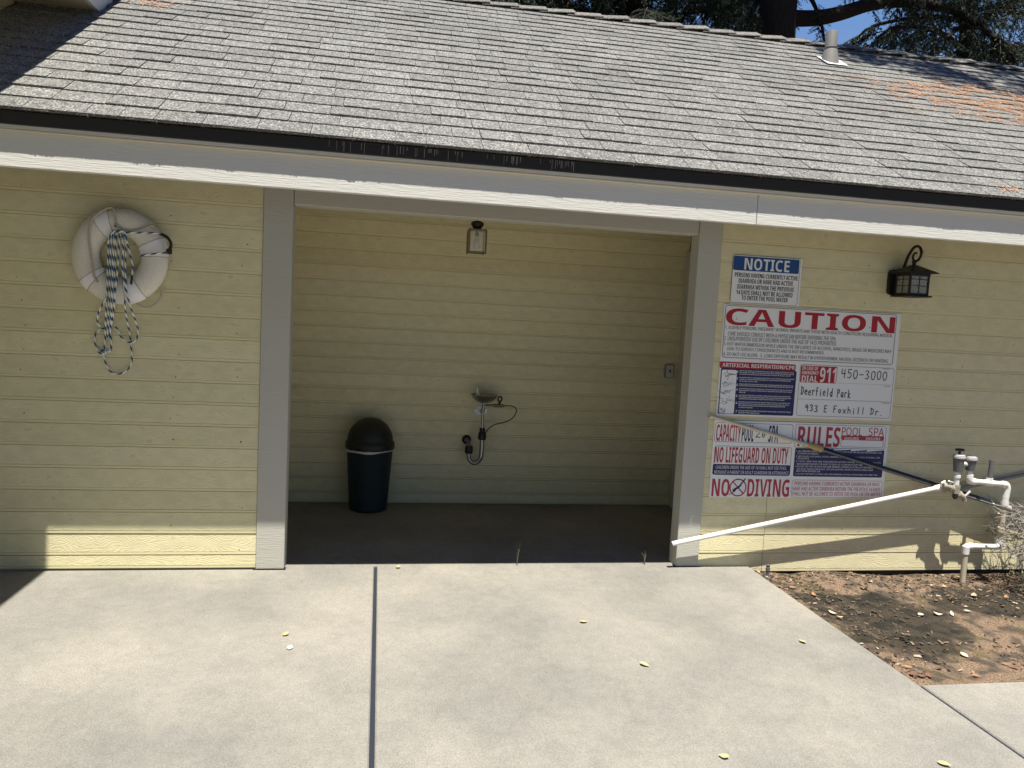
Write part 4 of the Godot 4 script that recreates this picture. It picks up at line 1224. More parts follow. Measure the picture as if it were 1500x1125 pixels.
func build_fountain() -> void:
	var z := -1.47
	var t := thing("drinking_fountain", "small steel drinking fountain bowl with pipe trap on the recess wall", "fountain", Vector3(0.865, 0.37, BACK_Z))
	var mb := MB.new()
	var at := Transform3D(Basis.IDENTITY, Vector3(0.866, 0, z))
	mb.lathe([Vector2(0, 0.886), Vector2(0.035, 0.888), Vector2(0.075, 0.905), Vector2(0.100, 0.932), Vector2(0.108, 0.946), Vector2(0.112, 0.950), Vector2(0.109, 0.954), Vector2(0.102, 0.950), Vector2(0.092, 0.935), Vector2(0.065, 0.912), Vector2(0.02, 0.900), Vector2(0, 0.900)], 32, at)
	var bowl := part(mb, "bowl", M.steel, t)
	mb = MB.new()
	mb.tube(smooth([Vector3(0.806, 0.93, z + 0.01), Vector3(0.806, 0.975, z + 0.01), Vector3(0.800, 1.012, z + 0.012)], 4), [0.012, 0.012, 0.012, 0.011, 0.010, 0.009, 0.008, 0.007, 0.006], 10)
	mb.lathe([Vector2(0.016, 0.925), Vector2(0.016, 0.965), Vector2(0.010, 0.972), Vector2(0, 0.972)], 14, Transform3D(Basis.IDENTITY, Vector3(0.814, 0, z + 0.01)))
	part(mb, "bubbler", M.plate, bowl)
	mb = MB.new()
	mb.span(Vector3(0.808, 0.764, BACK_Z + 0.0105), Vector3(0.918, 0.834, BACK_Z + 0.017), 0.002)
	var pl := part(mb, "wall_plate", M.plate, t)
	for s in [Vector2(0.82, 0.776), Vector2(0.906, 0.776), Vector2(0.82, 0.822), Vector2(0.906, 0.822)]:
		mb = MB.new()
		mb.lathe([Vector2(0, 0.004), Vector2(0.004, 0.003), Vector2(0.005, 0)], 8, Transform3D(Basis(Vector3.RIGHT, PI / 2), Vector3(s.x, s.y, BACK_Z + 0.017)))
		part(mb, "screw", M.dark, pl)
	mb = MB.new()
	mb.tube(smooth([Vector3(0.863, 0.798, BACK_Z + 0.016), Vector3(0.863, 0.80, z - 0.04), Vector3(0.864, 0.83, z), Vector3(0.866, 0.89, z)], 5), 0.013, 10)
	part(mb, "bracket_arm", M.steel, t)
	mb = MB.new()
	mb.tube([Vector3(0.860, 0.885, z), Vector3(0.862, 0.66, z)], 0.012, 12)
	part(mb, "drain_pipe", M.steel, t)
	mb = MB.new()
	mb.lathe([Vector2(0.012, 0.678), Vector2(0.024, 0.674), Vector2(0.024, 0.645), Vector2(0.030, 0.640), Vector2(0.034, 0.612), Vector2(0.034, 0.585), Vector2(0.025, 0.578), Vector2(0.018, 0.578)], 16, Transform3D(Basis.IDENTITY, Vector3(0.864, 0, z)))
	part(mb, "slip_nut", M.black, t)
	mb = MB.new()
	var trap := smooth([Vector3(0.866, 0.59, z), Vector3(0.866, 0.50, z), Vector3(0.862, 0.435, z), Vector3(0.845, 0.398, z - 0.008), Vector3(0.812, 0.380, z - 0.016), Vector3(0.780, 0.396, z - 0.024), Vector3(0.765, 0.432, z - 0.032), Vector3(0.762, 0.490, z - 0.04)], 6)
	mb.tube(trap, 0.019, 14)
	part(mb, "trap_bend", M.steel, t)
	mb = MB.new()
	mb.lathe([Vector2(0.02, 0.520), Vector2(0.032, 0.515), Vector2(0.034, 0.465), Vector2(0.028, 0.455), Vector2(0.02, 0.455)], 16, Transform3D(Basis.IDENTITY, Vector3(0.764, 0, z - 0.04)))
	part(mb, "slip_nut", M.black, t)
	mb = MB.new()
	mb.tube(smooth([Vector3(0.762, 0.515, z - 0.04), Vector3(0.757, 0.545, z - 0.055), Vector3(0.753, 0.553, z - 0.09), Vector3(0.753, 0.553, BACK_Z + 0.012)], 5), 0.018, 12)
	part(mb, "waste_arm", M.grey_plastic, t)
	mb = MB.new()
	mb.lathe([Vector2(0.02, 0.016), Vector2(0.032, 0.012), Vector2(0.040, 0.002), Vector2(0.040, 0)], 20, Transform3D(Basis(Vector3.RIGHT, PI / 2), Vector3(0.753, 0.553, BACK_Z + 0.0125)))
	part(mb, "wall_flange", M.black, t)
	mb = MB.new()
	mb.tube([Vector3(0.88, 0.868, z), Vector3(0.93, 0.868, z + 0.004), Vector3(0.945, 0.868, z + 0.004), Vector3(0.95, 0.868, z + 0.004), Vector3(1.02, 0.867, z + 0.004), Vector3(1.04, 0.867, z + 0.004)], [0.008, 0.008, 0.012, 0.014, 0.014, 0.009], 10)
	part(mb, "valve_body", M.brass, t)
	mb = MB.new()
	mb.tube([Vector3(0.995, 0.875, z + 0.004), Vector3(0.996, 0.905, z + 0.004)], 0.010, 10)
	var hd := []
	for j in 17: hd.append(Vector3(0.997 + 0.016 * cos(TAU * j / 16), 0.922 + 0.020 * sin(TAU * j / 16), z + 0.004))
	mb.tube(hd, 0.0065, 8, false)
	part(mb, "valve_handle", M.bronze, t)
	mb = MB.new()
	mb.tube(smooth([Vector3(1.04, 0.867, z + 0.004), Vector3(1.10, 0.866, z), Vector3(1.139, 0.843, z), Vector3(1.137, 0.805, z), Vector3(1.10, 0.755, z), Vector3(1.04, 0.727, z), Vector3(0.96, 0.705, z), Vector3(0.915, 0.67, z), Vector3(0.890, 0.63, z)], 6), 0.0042, 8)
	part(mb, "supply_tube", M.bronze, t)
	# switch box on the right of the same wall
	t = thing("outlet_box", "small grey switch box near the right end of the recess wall", "switch", Vector3(2.502, 1.14, BACK_Z))
	mb = MB.new()
	mb.span(Vector3(2.464, 1.142, BACK_Z + 0.0128), Vector3(2.541, 1.260, BACK_Z + 0.045), 0.005)
	part(mb, "box_body", M.zinc, t)
	mb = MB.new()
	mb.span(Vector3(2.470, 1.148, BACK_Z + 0.0452), Vector3(2.535, 1.254, BACK_Z + 0.049), 0.0015)
	part(mb, "cover_plate", M.plate, t)
	mb = MB.new()
	mb.span(Vector3(2.496, 1.192, BACK_Z + 0.0492), Vector3(2.510, 1.216, BACK_Z + 0.058), 0.002)
	part(mb, "toggle", M.black, t)

func build_bin() -> void:
	var c := Vector3(-0.044, 0, -1.425)
	var t := thing("trash_bin", "dark swing top trash bin with domed black lid in the recess", "trash bin", c)
	var mb := MB.new()
	mb.lathe([Vector2(0, 0.002), Vector2(0.142, 0.002), Vector2(0.150, 0.010), Vector2(0.152, 0.03), Vector2(0.180, 0.480), Vector2(0.186, 0.486), Vector2(0.186, 0.500), Vector2(0.175, 0.500), Vector2(0.146, 0.03), Vector2(0, 0.03)], 40, Transform3D(Basis.IDENTITY, c))
	part(mb, "bin_body", M.bin, t)
	mb = MB.new()
	var seg := 48
	for k in seg:
		var q := []
		for j in 2:
			var a := TAU * (k + j) / seg
			var d := 0.007 + 0.017 * (0.5 + 0.5 * sin(a * 1.0 - 0.9)) + 0.004 * sin(a * 5.0)
			for yy in [0.510, 0.503 - d]:
				q.append(c + Vector3(cos(a) * (0.189 + 0.002 * sin(a * 9.0)), yy, sin(a) * (0.189 + 0.002 * sin(a * 9.0))))
		mb.quad(q[0], q[2], q[3], q[1], ((q[0] + q[2]) / 2.0 - c) * Vector3(1, 0, 1) / 0.19)
	part(mb, "bag_liner", M.liner, t)
	mb = MB.new()
	var prof := [Vector2(0.190, 0.498), Vector2(0.194, 0.506), Vector2(0.194, 0.545), Vector2(0.188, 0.555), Vector2(0.182, 0.560)]
	for k in 13:
		var a := PI / 2 * k / 12.0
		prof.append(Vector2(0.180 * cos(a), 0.562 + 0.183 * sin(a)))
	mb.lathe(prof, 44, Transform3D(Basis.IDENTITY, c))
	var lid := part(mb, "lid", M.lid, t)
	# swing flap: a raised rounded shield on the front of the dome
	mb = MB.new()
	var cen := Vector3(0, 0.562, 0)
	var flap := func(u: float, w: float, r: float) -> Vector3:
		var el: float = 0.62 + w * 0.50
		var az: float = u * 0.80
		return c + cen + Vector3(sin(az) * cos(el) * r, sin(el) * r * 1.015, cos(az) * cos(el) * r)
	var N := 14
	for i in N:
		for j in N:
			var q := []
			for m in [[i, j], [i + 1, j], [i + 1, j + 1], [i, j + 1]]:
				var u: float = -1.0 + 2.0 * m[0] / N
				var w: float = -1.0 + 2.0 * m[1] / N
				var du := u * sqrt(1.0 - w * w / 2.0)
				var dw := w * sqrt(1.0 - u * u / 2.0)
				var edge := minf(1.0, (1.0 - sqrt(du * du + dw * dw)) * 6.0)
				q.append(flap.call(du, dw, 0.178 + 0.013 * edge))
			var nn: Vector3 = ((q[0] + q[2]) / 2.0 - c - cen).normalized()
			mb.quad(q[0], q[1], q[2], q[3], nn)
	part(mb, "swing_flap", M.lid, lid)

func build_poles() -> void:
	var t := thing("pvc_pipe", "long white plastic pipe slanting down from the valves past the post", "pipe", Vector3(1.94, 0.16, 0.07))
	var mb := MB.new()
	var a := Vector3(1.940, 0.172, 0.075)
	var b := Vector3(3.845, 0.585, 0.125)
	mb.tube([a, b], 0.0162, 18, false)
	part(mb, "pipe_tube", M.pvc, t)
	mb = MB.new()
	var d := (b - a).normalized()
	mb.tube([a + d * 0.12, a - d * 0.0005], 0.0135, 14, false)
	part(mb, "pipe_bore", M.pale_grey, t)
	mb = MB.new()
	mb.tube([b - d * 0.045, b - d * 0.04, b + d * 0.005], [0.0175, 0.022, 0.022], 16)
	part(mb, "pipe_coupling", M.pvc, t)
	t = thing("telescoping_pole", "dark blue telescoping pole with tan tip and yellow collar crossing the signs", "pole", Vector3(4.33, 0.45, 0.10))
	var p0 := Vector3(2.151, 1.022, 0.045)
	var p1 := Vector3(2.89, 0.8417, 0.0523)
	var p2 := Vector3(2.97, 0.822, 0.053)
	var p3 := Vector3(4.44, 0.435, 0.085)
	mb = MB.new()
	mb.tube([p0, p1], 0.0135, 14)
	part(mb, "tip_section", M.pole_tan, t)
	mb = MB.new()
	var pd := (p2 - p1).normalized()
	mb.tube([p1 - pd * 0.03, p1 - pd * 0.025, p1 + pd * 0.01, p1 + pd * 0.03, p2, p2 + pd * 0.004], [0.015, 0.019, 0.019, 0.023, 0.021, 0.016], 14)
	part(mb, "collar", M.yellow, t)
	mb = MB.new()
	mb.tube([p2, p3], 0.0165, 16)
	part(mb, "handle_section", M.pole_blue, t)
	mb = MB.new()
	mb.tube([p2 + Vector3(0, -0.008, 0.0155), p3 + Vector3(0, -0.008, 0.0155)], 0.0035, 6)  # thin grey strip along the lower front of the blue section
	part(mb, "grey_stripe", M.pole_grey, t)
	mb = MB.new()
	mb.tube([p3 - Vector3(0.05, -0.013, 0), p3 + Vector3(0.01, -0.0025, 0)], 0.019, 14)
	part(mb, "grip", M.pale_grey, t)
	t = thing("grey_pole", "thin grey pole entering from the right behind the valves", "pole", Vector3(4.0, 0.57, 0.05))
	mb = MB.new()
	mb.tube([Vector3(4.02, 0.556, 0.055), Vector3(4.60, 0.672, 0.045), Vector3(5.6, 0.872, 0.032)], 0.0145, 12)
	part(mb, "pole_tube", M.pole_grey, t)

func build_valves() -> void:
	var z := 0.18
	var t := thing("irrigation_valves", "white plastic irrigation pipes with twin grey vacuum breakers by the shrub", "valve", Vector3(4.05, -0.06, z))
	var mb := MB.new()
	mb.tube([Vector3(4.045, -0.12, z), Vector3(4.045, 0.165, z)], 0.0185, 14)
	part(mb, "riser", M.old_pvc, t)
	mb = MB.new()
	mb.tube([Vector3(4.045, 0.13, z), Vector3(4.045, 0.135, z), Vector3(4.045, 0.165, z), Vector3(4.045, 0.186, z + 0.001)], [0.0186, 0.024, 0.024, 0.024], 14)
	mb.tube(smooth([Vector3(4.046, 0.17, z), Vector3(4.052, 0.182, z), Vector3(4.075, 0.186, z), Vector3(4.09, 0.186, z)], 4), 0.0232, 14)
	part(mb, "elbow", M.pvc, t)
	mb = MB.new()
	mb.tube([Vector3(4.08, 0.186, z), Vector3(4.30, 0.182, z)], 0.018, 14)
	part(mb, "lower_pipe", M.pvc, t)
	mb = MB.new()
	mb.tube(smooth([Vector3(4.28, 0.182, z), Vector3(4.302, 0.184, z), Vector3(4.308, 0.20, z), Vector3(4.308, 0.235, z)], 4), 0.0232, 14)
	part(mb, "elbow", M.pvc, t)
	mb = MB.new()
	mb.tube([Vector3(4.308, 0.21, z), Vector3(4.312, 0.56, z)], 0.0175, 14)
	part(mb, "upright_pipe", M.old_pvc, t)
	mb = MB.new()
	mb.tube([Vector3(4.308, 0.285, z), Vector3(4.308, 0.29, z), Vector3(4.309, 0.345, z), Vector3(4.309, 0.35, z)], [0.019, 0.027, 0.027, 0.019], 14)
	part(mb, "union", M.old_pvc, t)
	mb = MB.new()
	mb.tube([Vector3(4.312, 0.475, z), Vector3(4.312, 0.48, z), Vector3(4.312, 0.505, z), Vector3(4.313, 0.506, z), Vector3(4.316, 0.56, z)], [0.020, 0.028, 0.028, 0.023, 0.023], 14)
	part(mb, "reducer", M.pvc, t)
	mb = MB.new()
	mb.tube(smooth([Vector3(4.314, 0.53, z), Vector3(4.318, 0.575, z), Vector3(4.318, 0.600, z), Vector3(4.305, 0.622, z), Vector3(4.27, 0.626, z)], 5), 0.0235, 14)
	part(mb, "elbow", M.pvc, t)
	mb = MB.new()
	mb.tube([Vector3(4.28, 0.626, z), Vector3(4.04, 0.643, z)], 0.0185, 14)
	part(mb, "cross_pipe", M.pvc, t)
	mb = MB.new()
	mb.tube([Vector3(4.20, 0.631, z), Vector3(4.145, 0.636, z)], 0.024, 14)
	mb.tube([Vector3(4.173, 0.634, z), Vector3(4.174, 0.668, z)], 0.0205, 14)
	part(mb, "tee", M.pvc, t)
	mb = MB.new()
	mb.tube([Vector3(4.174, 0.66, z), Vector3(4.176, 0.792, z)], 0.0155, 14)
	part(mb, "stub_pipe", M.grey_plastic, t)
	mb = MB.new()
	mb.tube(smooth([Vector3(4.06, 0.641, z), Vector3(4.03, 0.643, z), Vector3(4.016, 0.655, z), Vector3(4.013, 0.69, z)], 5), 0.024, 14)
	part(mb, "elbow", M.pvc, t)
	for s in [[4.010, 0.715, 0.812, false], [3.918, 0.705, 0.822, true]]:
		var x: float = s[0]
		mb = MB.new()
		mb.lathe([Vector2(0.017, 0.60 if s[3] else 0.67), Vector2(0.017, 0.665), Vector2(0.022, 0.667), Vector2(0.022, 0.685), Vector2(0.018, 0.688), Vector2(0.018, s[1] + 0.01)], 16, Transform3D(Basis.IDENTITY, Vector3(x, 0, z)))
		part(mb, "nipple", M.pvc, t)
		mb = MB.new()
		mb.lathe([Vector2(0.018, s[1]), Vector2(0.027, s[1] + 0.006), Vector2(0.030, s[1] + 0.03), Vector2(0.036, s[2] - 0.03), Vector2(0.038, s[2] - 0.02), Vector2(0.038, s[2] - 0.015)], 20, Transform3D(Basis.IDENTITY, Vector3(x, 0, z)))
		var vb := part(mb, "vacuum_breaker", M.grey_plastic, t)
		mb = MB.new()
		mb.lathe([Vector2(0.036, s[2] - 0.022), Vector2(0.041, s[2] - 0.02), Vector2(0.041, s[2] - 0.008), Vector2(0.038, s[2] - 0.006), Vector2(0.038, s[2]), Vector2(0.030, s[2] + 0.004), Vector2(0, s[2] + 0.004)], 20, Transform3D(Basis.IDENTITY, Vector3(x, 0, z)))
		part(mb, "cap", M.pale_grey, vb)
		if s[3]:
			mb = MB.new()
			mb.tube([Vector3(x, s[2], z), Vector3(x, s[2] + 0.035, z)], 0.009, 10)
			mb.tube([Vector3(x - 0.032, s[2] + 0.038, z), Vector3(x, s[2] + 0.036, z), Vector3(x + 0.032, s[2] + 0.036, z)], [0.008, 0.012, 0.008], 10)
			part(mb, "tee_handle", M.black, vb)
	mb = MB.new()
	mb.tube([Vector3(3.945, 0.765, z), Vector3(3.985, 0.76, z)], 0.015, 12)
	part(mb, "bridge_pipe", M.pvc, t)
	# brass shut-off valves below the left breaker
	mb = MB.new()
	mb.tube([Vector3(3.918, 0.62, z), Vector3(3.918, 0.595, z), Vector3(3.918, 0.57, z), Vector3(3.918, 0.555, z)], [0.020, 0.026, 0.026, 0.018], 12)
	mb.tube([Vector3(3.918, 0.585, z), Vector3(3.87, 0.60, z - 0.01), Vector3(3.845, 0.605, z - 0.02), Vector3(3.825, 0.61, z - 0.025)], [0.018, 0.018, 0.024, 0.020], 12)
	part(mb, "brass_valve", M.corroded, t)
	mb = MB.new()
	mb.tube([Vector3(3.828, 0.605, z - 0.02), Vector3(3.812, 0.628, z - 0.005)], [0.010, 0.008], 8)
	mb.box(Vector3(3.815, 0.634, z), Vector3(0.034, 0.012, 0.016), 0.004, Basis(Vector3(0, 0, 1), 0.5))
	part(mb, "valve_lever", M.plate, t)
	mb = MB.new()
	mb.tube([Vector3(3.915, 0.572, z), Vector3(3.885, 0.583, z - 0.02), Vector3(3.845, 0.585, z - 0.052)], 0.018, 12)
	mb.tube([Vector3(3.918, 0.565, z), Vector3(3.945, 0.55, z), Vector3(3.962, 0.543, z), Vector3(3.985, 0.533, z)], [0.018, 0.018, 0.022, 0.018], 12)
	part(mb, "brass_tee", M.corroded, t)
	for s in [[Vector3(3.900, 0.590, z - 0.004), Vector3(3.884, 0.595, z - 0.007)], [Vector3(3.918, 0.612, z), Vector3(3.918, 0.598, z)], [Vector3(3.935, 0.556, z), Vector3(3.950, 0.548, z)], [Vector3(3.868, 0.585, z - 0.034), Vector3(3.852, 0.585, z - 0.046)]]:
		mb = MB.new()
		mb.tube(s, 0.0285, 6)
		part(mb, "hex_nut", M.corroded, t)
	mb = MB.new()
	mb.tube([Vector3(3.918, 0.565, z), Vector3(3.916, 0.535, z + 0.004), Vector3(3.916, 0.520, z + 0.004)], [0.016, 0.019, 0.012], 10)
	part(mb, "drain_plug", M.bronze, t)
	mb = MB.new()
	mb.tube([Vector3(3.870, 0.605, z - 0.01), Vector3(3.872, 0.632, z)], [0.008, 0.007], 8)
	mb.box(Vector3(3.873, 0.637, z), Vector3(0.044, 0.010, 0.014), 0.004, Basis(Vector3(0, 0, 1), -0.25))
	part(mb, "valve_lever", M.plate, t)
	mb = MB.new()
	mb.tube([Vector3(3.962, 0.545, z), Vector3(3.985, 0.530, z), Vector3(3.995, 0.525, z)], [0.014, 0.014, 0.010], 10)
	mb.tube([Vector3(3.985, 0.53, z), Vector3(4.000, 0.552, z + 0.01), Vector3(4.022, 0.575, z + 0.01)], [0.007, 0.008, 0.008], 8)
	part(mb, "hose_bib", M.plate, t)
	mb = MB.new()
	mb.tube([Vector3(3.992, 0.528, z), Vector3(3.995, 0.505, z)], [0.010, 0.017], 12)
	part(mb, "hose_outlet", M.corroded, t)
	# sprinkler stub at the corner of the bed
	t = thing("sprinkler_riser", "short black sprinkler riser at the slab edge beside the wall", "sprinkler", Vector3(2.605, -0.06, 0.13))
	mb = MB.new()
	mb.lathe([Vector2(0.011, -0.12), Vector2(0.011, 0.005), Vector2(0.014, 0.007), Vector2(0.014, 0.028), Vector2(0.009, 0.030), Vector2(0.012, 0.034), Vector2(0.012, 0.046), Vector2(0, 0.050)], 14, Transform3D(Basis.IDENTITY, Vector3(2.605, 0, 0.13)))
	part(mb, "riser_tube", M.grey_plastic, t)

# ---------------------------------------------------------------- plants and litter
func leaf_mesh(l: float, w: float, curl: float, col: Color) -> ArrayMesh:
	var mb := MB.new()
	mb.col = col
	var n := 6
	for i in n:
		for s in [-1.0, 1.0]:
			var q := []
			for m in [[i, 0.0], [i + 1, 0.0], [i + 1, 1.0], [i, 1.0]]:
				var t: float = float(m[0]) / n
				var half := w * sin(PI * pow(t, 0.8)) * 0.5
				q.append(Vector3((t - 0.5) * l, curl * (pow(t - 0.5, 2) * 1.6) * l + m[1] * absf(half) * 0.25, s * m[1] * half))
			if q[0].distance_to(q[3]) > 0.0001: mb.flat(q[0], q[2], q[3], Vector2.ZERO, Vector2.ZERO, Vector2.ZERO, Vector3.UP)
			if q[1].distance_to(q[2]) > 0.0001: mb.flat(q[0], q[1], q[2], Vector2.ZERO, Vector2.ZERO, Vector2.ZERO, Vector3.UP)
	return mb.mesh()

func one_leaf(at: Vector3, l: float, w: float, curl: float, col: Color, label: String, group: String, g: RandomNumberGenerator) -> void:
	var o := MeshInstance3D.new()
	o.mesh = leaf_mesh(l, w, curl, col)
	o.material_override = M.leaf
	o.name = numbered("fallen_leaf")
	add_child(o)
	o.position = at
	o.rotation = Vector3(g.randf_range(-0.15, 0.15), g.randf() * TAU, g.randf_range(-0.15, 0.15))
	tag(o, label, "leaf", group)

func bed_y(x: float, z: float) -> float:
	var hum := noise(71, 0.9, 4)
	var y := -0.062 + 0.035 * hum.get_noise_2d(x, z) + 0.012 * hum.get_noise_2d(x * 9, z * 9)
	y += 0.035 * smoothstep(0.35, 0.0, x - 2.52) + 0.025 * smoothstep(0.4, 0.0, 1.69 - z) + 0.03 * exp(-pow((x - 3.2) / 0.5, 2) - pow((z - 0.25) / 0.16, 2))
	return minf(y, -0.014 if x < 2.56 or z > 1.66 else 0.03)

func build_litter() -> void:
	var g := RandomNumberGenerator.new()
	g.seed = 91
	var yel := Color(0.52, 0.45, 0.22)
	var tan := Color(0.50, 0.37, 0.20)
	for s in [[-0.398, 0.985, tan, "curled tan leaf on the left slab"], [-0.361, 1.139, Color(0.62, 0.58, 0.48), "pale leaf scrap on the left slab below the curled tan leaf"], [1.125, 0.908, tan, "small brown leaf mid slab in front of the opening"], [1.283, 1.417, yel, "yellow leaf lying in the middle of the centre slab"], [2.213, 1.213, yel, "yellow leaf on the slab nearest the dirt bed edge"], [1.324, 2.171, yel, "large yellow leaf at the bottom of the centre slab"], [2.157, 2.292, yel, "yellow leaf near the lower right slab joint"], [0.167, 0.01, tan, "tiny leaf at the edge of the recess floor"]]:
		one_leaf(Vector3(s[0], 0.006, s[1]), g.randf_range(0.036, 0.055), g.randf_range(0.026, 0.038), g.randf_range(0.05, 0.35), s[2], s[3], "leaves scattered on the concrete", g)
	var spots := [[2.695, 0.74], [2.70, 0.80], [3.282, 0.743], [3.40, 0.735], [3.494, 0.741], [3.62, 0.72], [3.296, 0.235], [2.65, 1.44], [2.571, 1.578], [2.60, 1.60], [2.66, 1.58], [3.232, 1.476], [2.965, 1.533], [3.1, 1.3], [2.75, 0.45], [3.9, 0.45], [4.05, 0.55], [4.2, 0.6], [3.8, 0.3], [2.66, 0.35]]
	for s in spots:
		var which := g.randi() % 4
		if s[1] < 0.8 and s[1] > 0.7: which = 2
		if s[1] > 1.4 and s[0] < 2.75: which = 3 if s[1] > 1.5 else 1
		var c: Color = [Color(0.50, 0.38, 0.22), Color(0.36, 0.19, 0.09), Color(0.62, 0.53, 0.40), Color(0.20, 0.085, 0.05)][which]
		var where := "in the middle of the dirt bed"
		if s[1] < 0.62: where = "on the mulch close to the wall"
		elif s[1] > 1.4 and s[0] < 2.75: where = "in the corner where the slabs meet"
		elif s[0] < 2.75: where = "beside the slanting slab edge"
		elif s[1] < 0.9: where = "in the line of leaves across the bed"
		var told: String = ["tan", "rusty brown", "pale cream", "dark red"][which] + " dry leaf " + where
		one_leaf(Vector3(s[0], bed_y(s[0], s[1]) + 0.008, s[1]), g.randf_range(0.035, 0.065), g.randf_range(0.02, 0.034), g.randf_range(0.1, 0.6), c, told, "dry leaves on the dirt bed", g)
	# mulch: bark chips, leaf scraps and needles nobody could count
	var hum := noise(72, 1.3, 2)
	var mb := MB.new()
	for k in 10000:
		var x := g.randf_range(2.54, 6.5)
		var z := pow(g.randf(), 1.25) * 1.62 + 0.03
		var dens := 0.25 + 0.9 * smoothstep(0.75, 0.1, z) + 0.5 * smoothstep(3.6, 4.6, x) + 0.8 * hum.get_noise_2d(x, z)
		if g.randf() > dens: continue
		var y := bed_y(x, z) if k % 4 == 0 else -0.055 + 0.0
		y = bed_y(x, z) + 0.003
		var t := g.randf()
		if t < 0.70: mb.col = Color(0.075, 0.055, 0.04) * g.randf_range(0.5, 1.8)
		elif t < 0.955: mb.col = Color(0.22, 0.155, 0.10) * g.randf_range(0.6, 1.3)
		else: mb.col = Color(0.50, 0.42, 0.31) * g.randf_range(0.7, 1.1)
		var l := 0.004 + 0.017 * pow(g.randf(), 2.0)
		var w := l * g.randf_range(0.15, 0.55)
		var b := Basis.from_euler(Vector3(g.randf_range(-0.4, 0.4), g.randf() * TAU, g.randf_range(-0.3, 0.3)))
		var p := Vector3(x, y + 0.003, z)
		mb.flat(p + b * Vector3(-l, 0, -w), p + b * Vector3(l, 0, -w * 0.6), p + b * Vector3(l * 0.7, 0.002, w), Vector2.ZERO, Vector2.ZERO, Vector2.ZERO, Vector3.UP)
		mb.flat(p + b * Vector3(-l, 0, -w), p + b * Vector3(l * 0.7, 0.002, w), p + b * Vector3(-l * 0.8, 0.004, w), Vector2.ZERO, Vector2.ZERO, Vector2.ZERO, Vector3.UP)
	var o := part(mb, "leaf_litter", M.straw, self)
	tag(o, "brown mulch chips and leaf scraps strewn over the dirt bed", "litter", "", "stuff")
	# needles dropped by the cedar on the roof
	mb = MB.new()
	var down := Vector3(0, -SLOPE, 1).normalized()
	var up := Vector3(0, 1, SLOPE).normalized()
	var pat := noise(93, 1.9, 3)
	for s in [[4.30, -1.12, 0.20, 0.07, 900], [4.62, -1.38, 0.28, 0.07, 1700], [4.75, -1.05, 0.30, 0.09, 1700], [5.10, -1.50, 0.25, 0.08, 1500], [5.25, -1.15, 0.35, 0.12, 2600], [5.05, -0.78, 0.30, 0.08, 1600], [5.70, -1.35, 0.35, 0.14, 2200], [5.75, -0.85, 0.40, 0.15, 2200], [3.95, -1.30, 0.30, 0.10, 260], [4.10, -0.75, 0.40, 0.12, 420], [6.4, -1.1, 0.4, 0.25, 2400]]:
		for k in s[4]:
			var x: float = s[0] + g.randfn() * s[2]
			var z: float = s[1] + g.randfn() * s[3]
			if pat.get_noise_2d(x * 2.0, z * 5.0) > g.randf_range(-0.12, 0.30): needle_on_roof(mb, x, z, g, up, down)
	for k in 130:
		needle_on_roof(mb, -1.66 + g.randfn() * 0.09, -1.22 + g.randfn() * 0.05, g, up, down)
	for k in 40:
		needle_on_roof(mb, 3.74 + g.randfn() * 0.05, 0.56 + g.randfn() * 0.03, g, up, down)
	o = part(mb, "roof_needles", M.straw, self)
	tag(o, "rust brown cedar needles drifted over the roof shingles", "needles", "", "stuff")

func needle_on_roof(mb: MB, x: float, z: float, g: RandomNumberGenerator, up: Vector3, down: Vector3) -> void:
	var p := Vector3(x, roof_y(z), z) + up * g.randf_range(0.006, 0.014)
	var a := g.randf() * TAU
	var dir := (Vector3.RIGHT * cos(a) + down * sin(a) + up * g.randf_range(-0.1, 0.2))
	var sd := dir.cross(up).normalized()
	var l := g.randf_range(0.02, 0.05)
	var w := g.randf_range(0.002, 0.005)
	mb.col = Color(0.42, 0.20, 0.11).lerp(Color(0.52, 0.33, 0.20), g.randf()) * g.randf_range(0.7, 1.15)
	mb.flat(p - dir * l * 0.5 - sd * w, p - dir * l * 0.5 + sd * w, p + dir * l * 0.5, Vector2.ZERO, Vector2.ZERO, Vector2.ZERO, up)

func weed(at: Vector3, h: float, blades: int, spread: float, label: String, sd: int) -> void:
	var t := thing("weed", label, "weed", at, "weeds in the cracks")
	var g := RandomNumberGenerator.new()
	g.seed = sd
	for k in blades:
		var mb := MB.new()
		var a := g.randf() * TAU
		var l := h * g.randf_range(0.45, 1.0)
		var out := Vector3(cos(a), 0, sin(a)) * spread * g.randf_range(0.3, 1.0)
		var line := smooth([at + Vector3(0, -0.01, 0), at + out * 0.3 + Vector3(0, l * 0.6, 0), at + out + Vector3(0, l, 0)], 4)
		mb.col = Color(0.20, 0.21, 0.09) * g.randf_range(0.6, 1.3)
		for i in line.size() - 1:
			var w0 := 0.0028 * (1.0 - float(i) / line.size())
			var w1 := 0.0028 * (1.0 - float(i + 1) / line.size())
			var sd2 := Vector3(-sin(a), 0, cos(a))
			mb.flat(line[i] - sd2 * w0, line[i] + sd2 * w0, line[i + 1] + sd2 * w1)
			mb.flat(line[i] - sd2 * w0, line[i + 1] + sd2 * w1, line[i + 1] - sd2 * w1)
			if i > 2:
				for s in [-1.0, 1.0]:
					mb.flat(line[i], line[i] + Vector3(0.0, 0.004, 0), line[i] + (sd2 * s * 0.007 + Vector3(0, 0.011, 0)))
		part(mb, "blade", M.leaf, t)

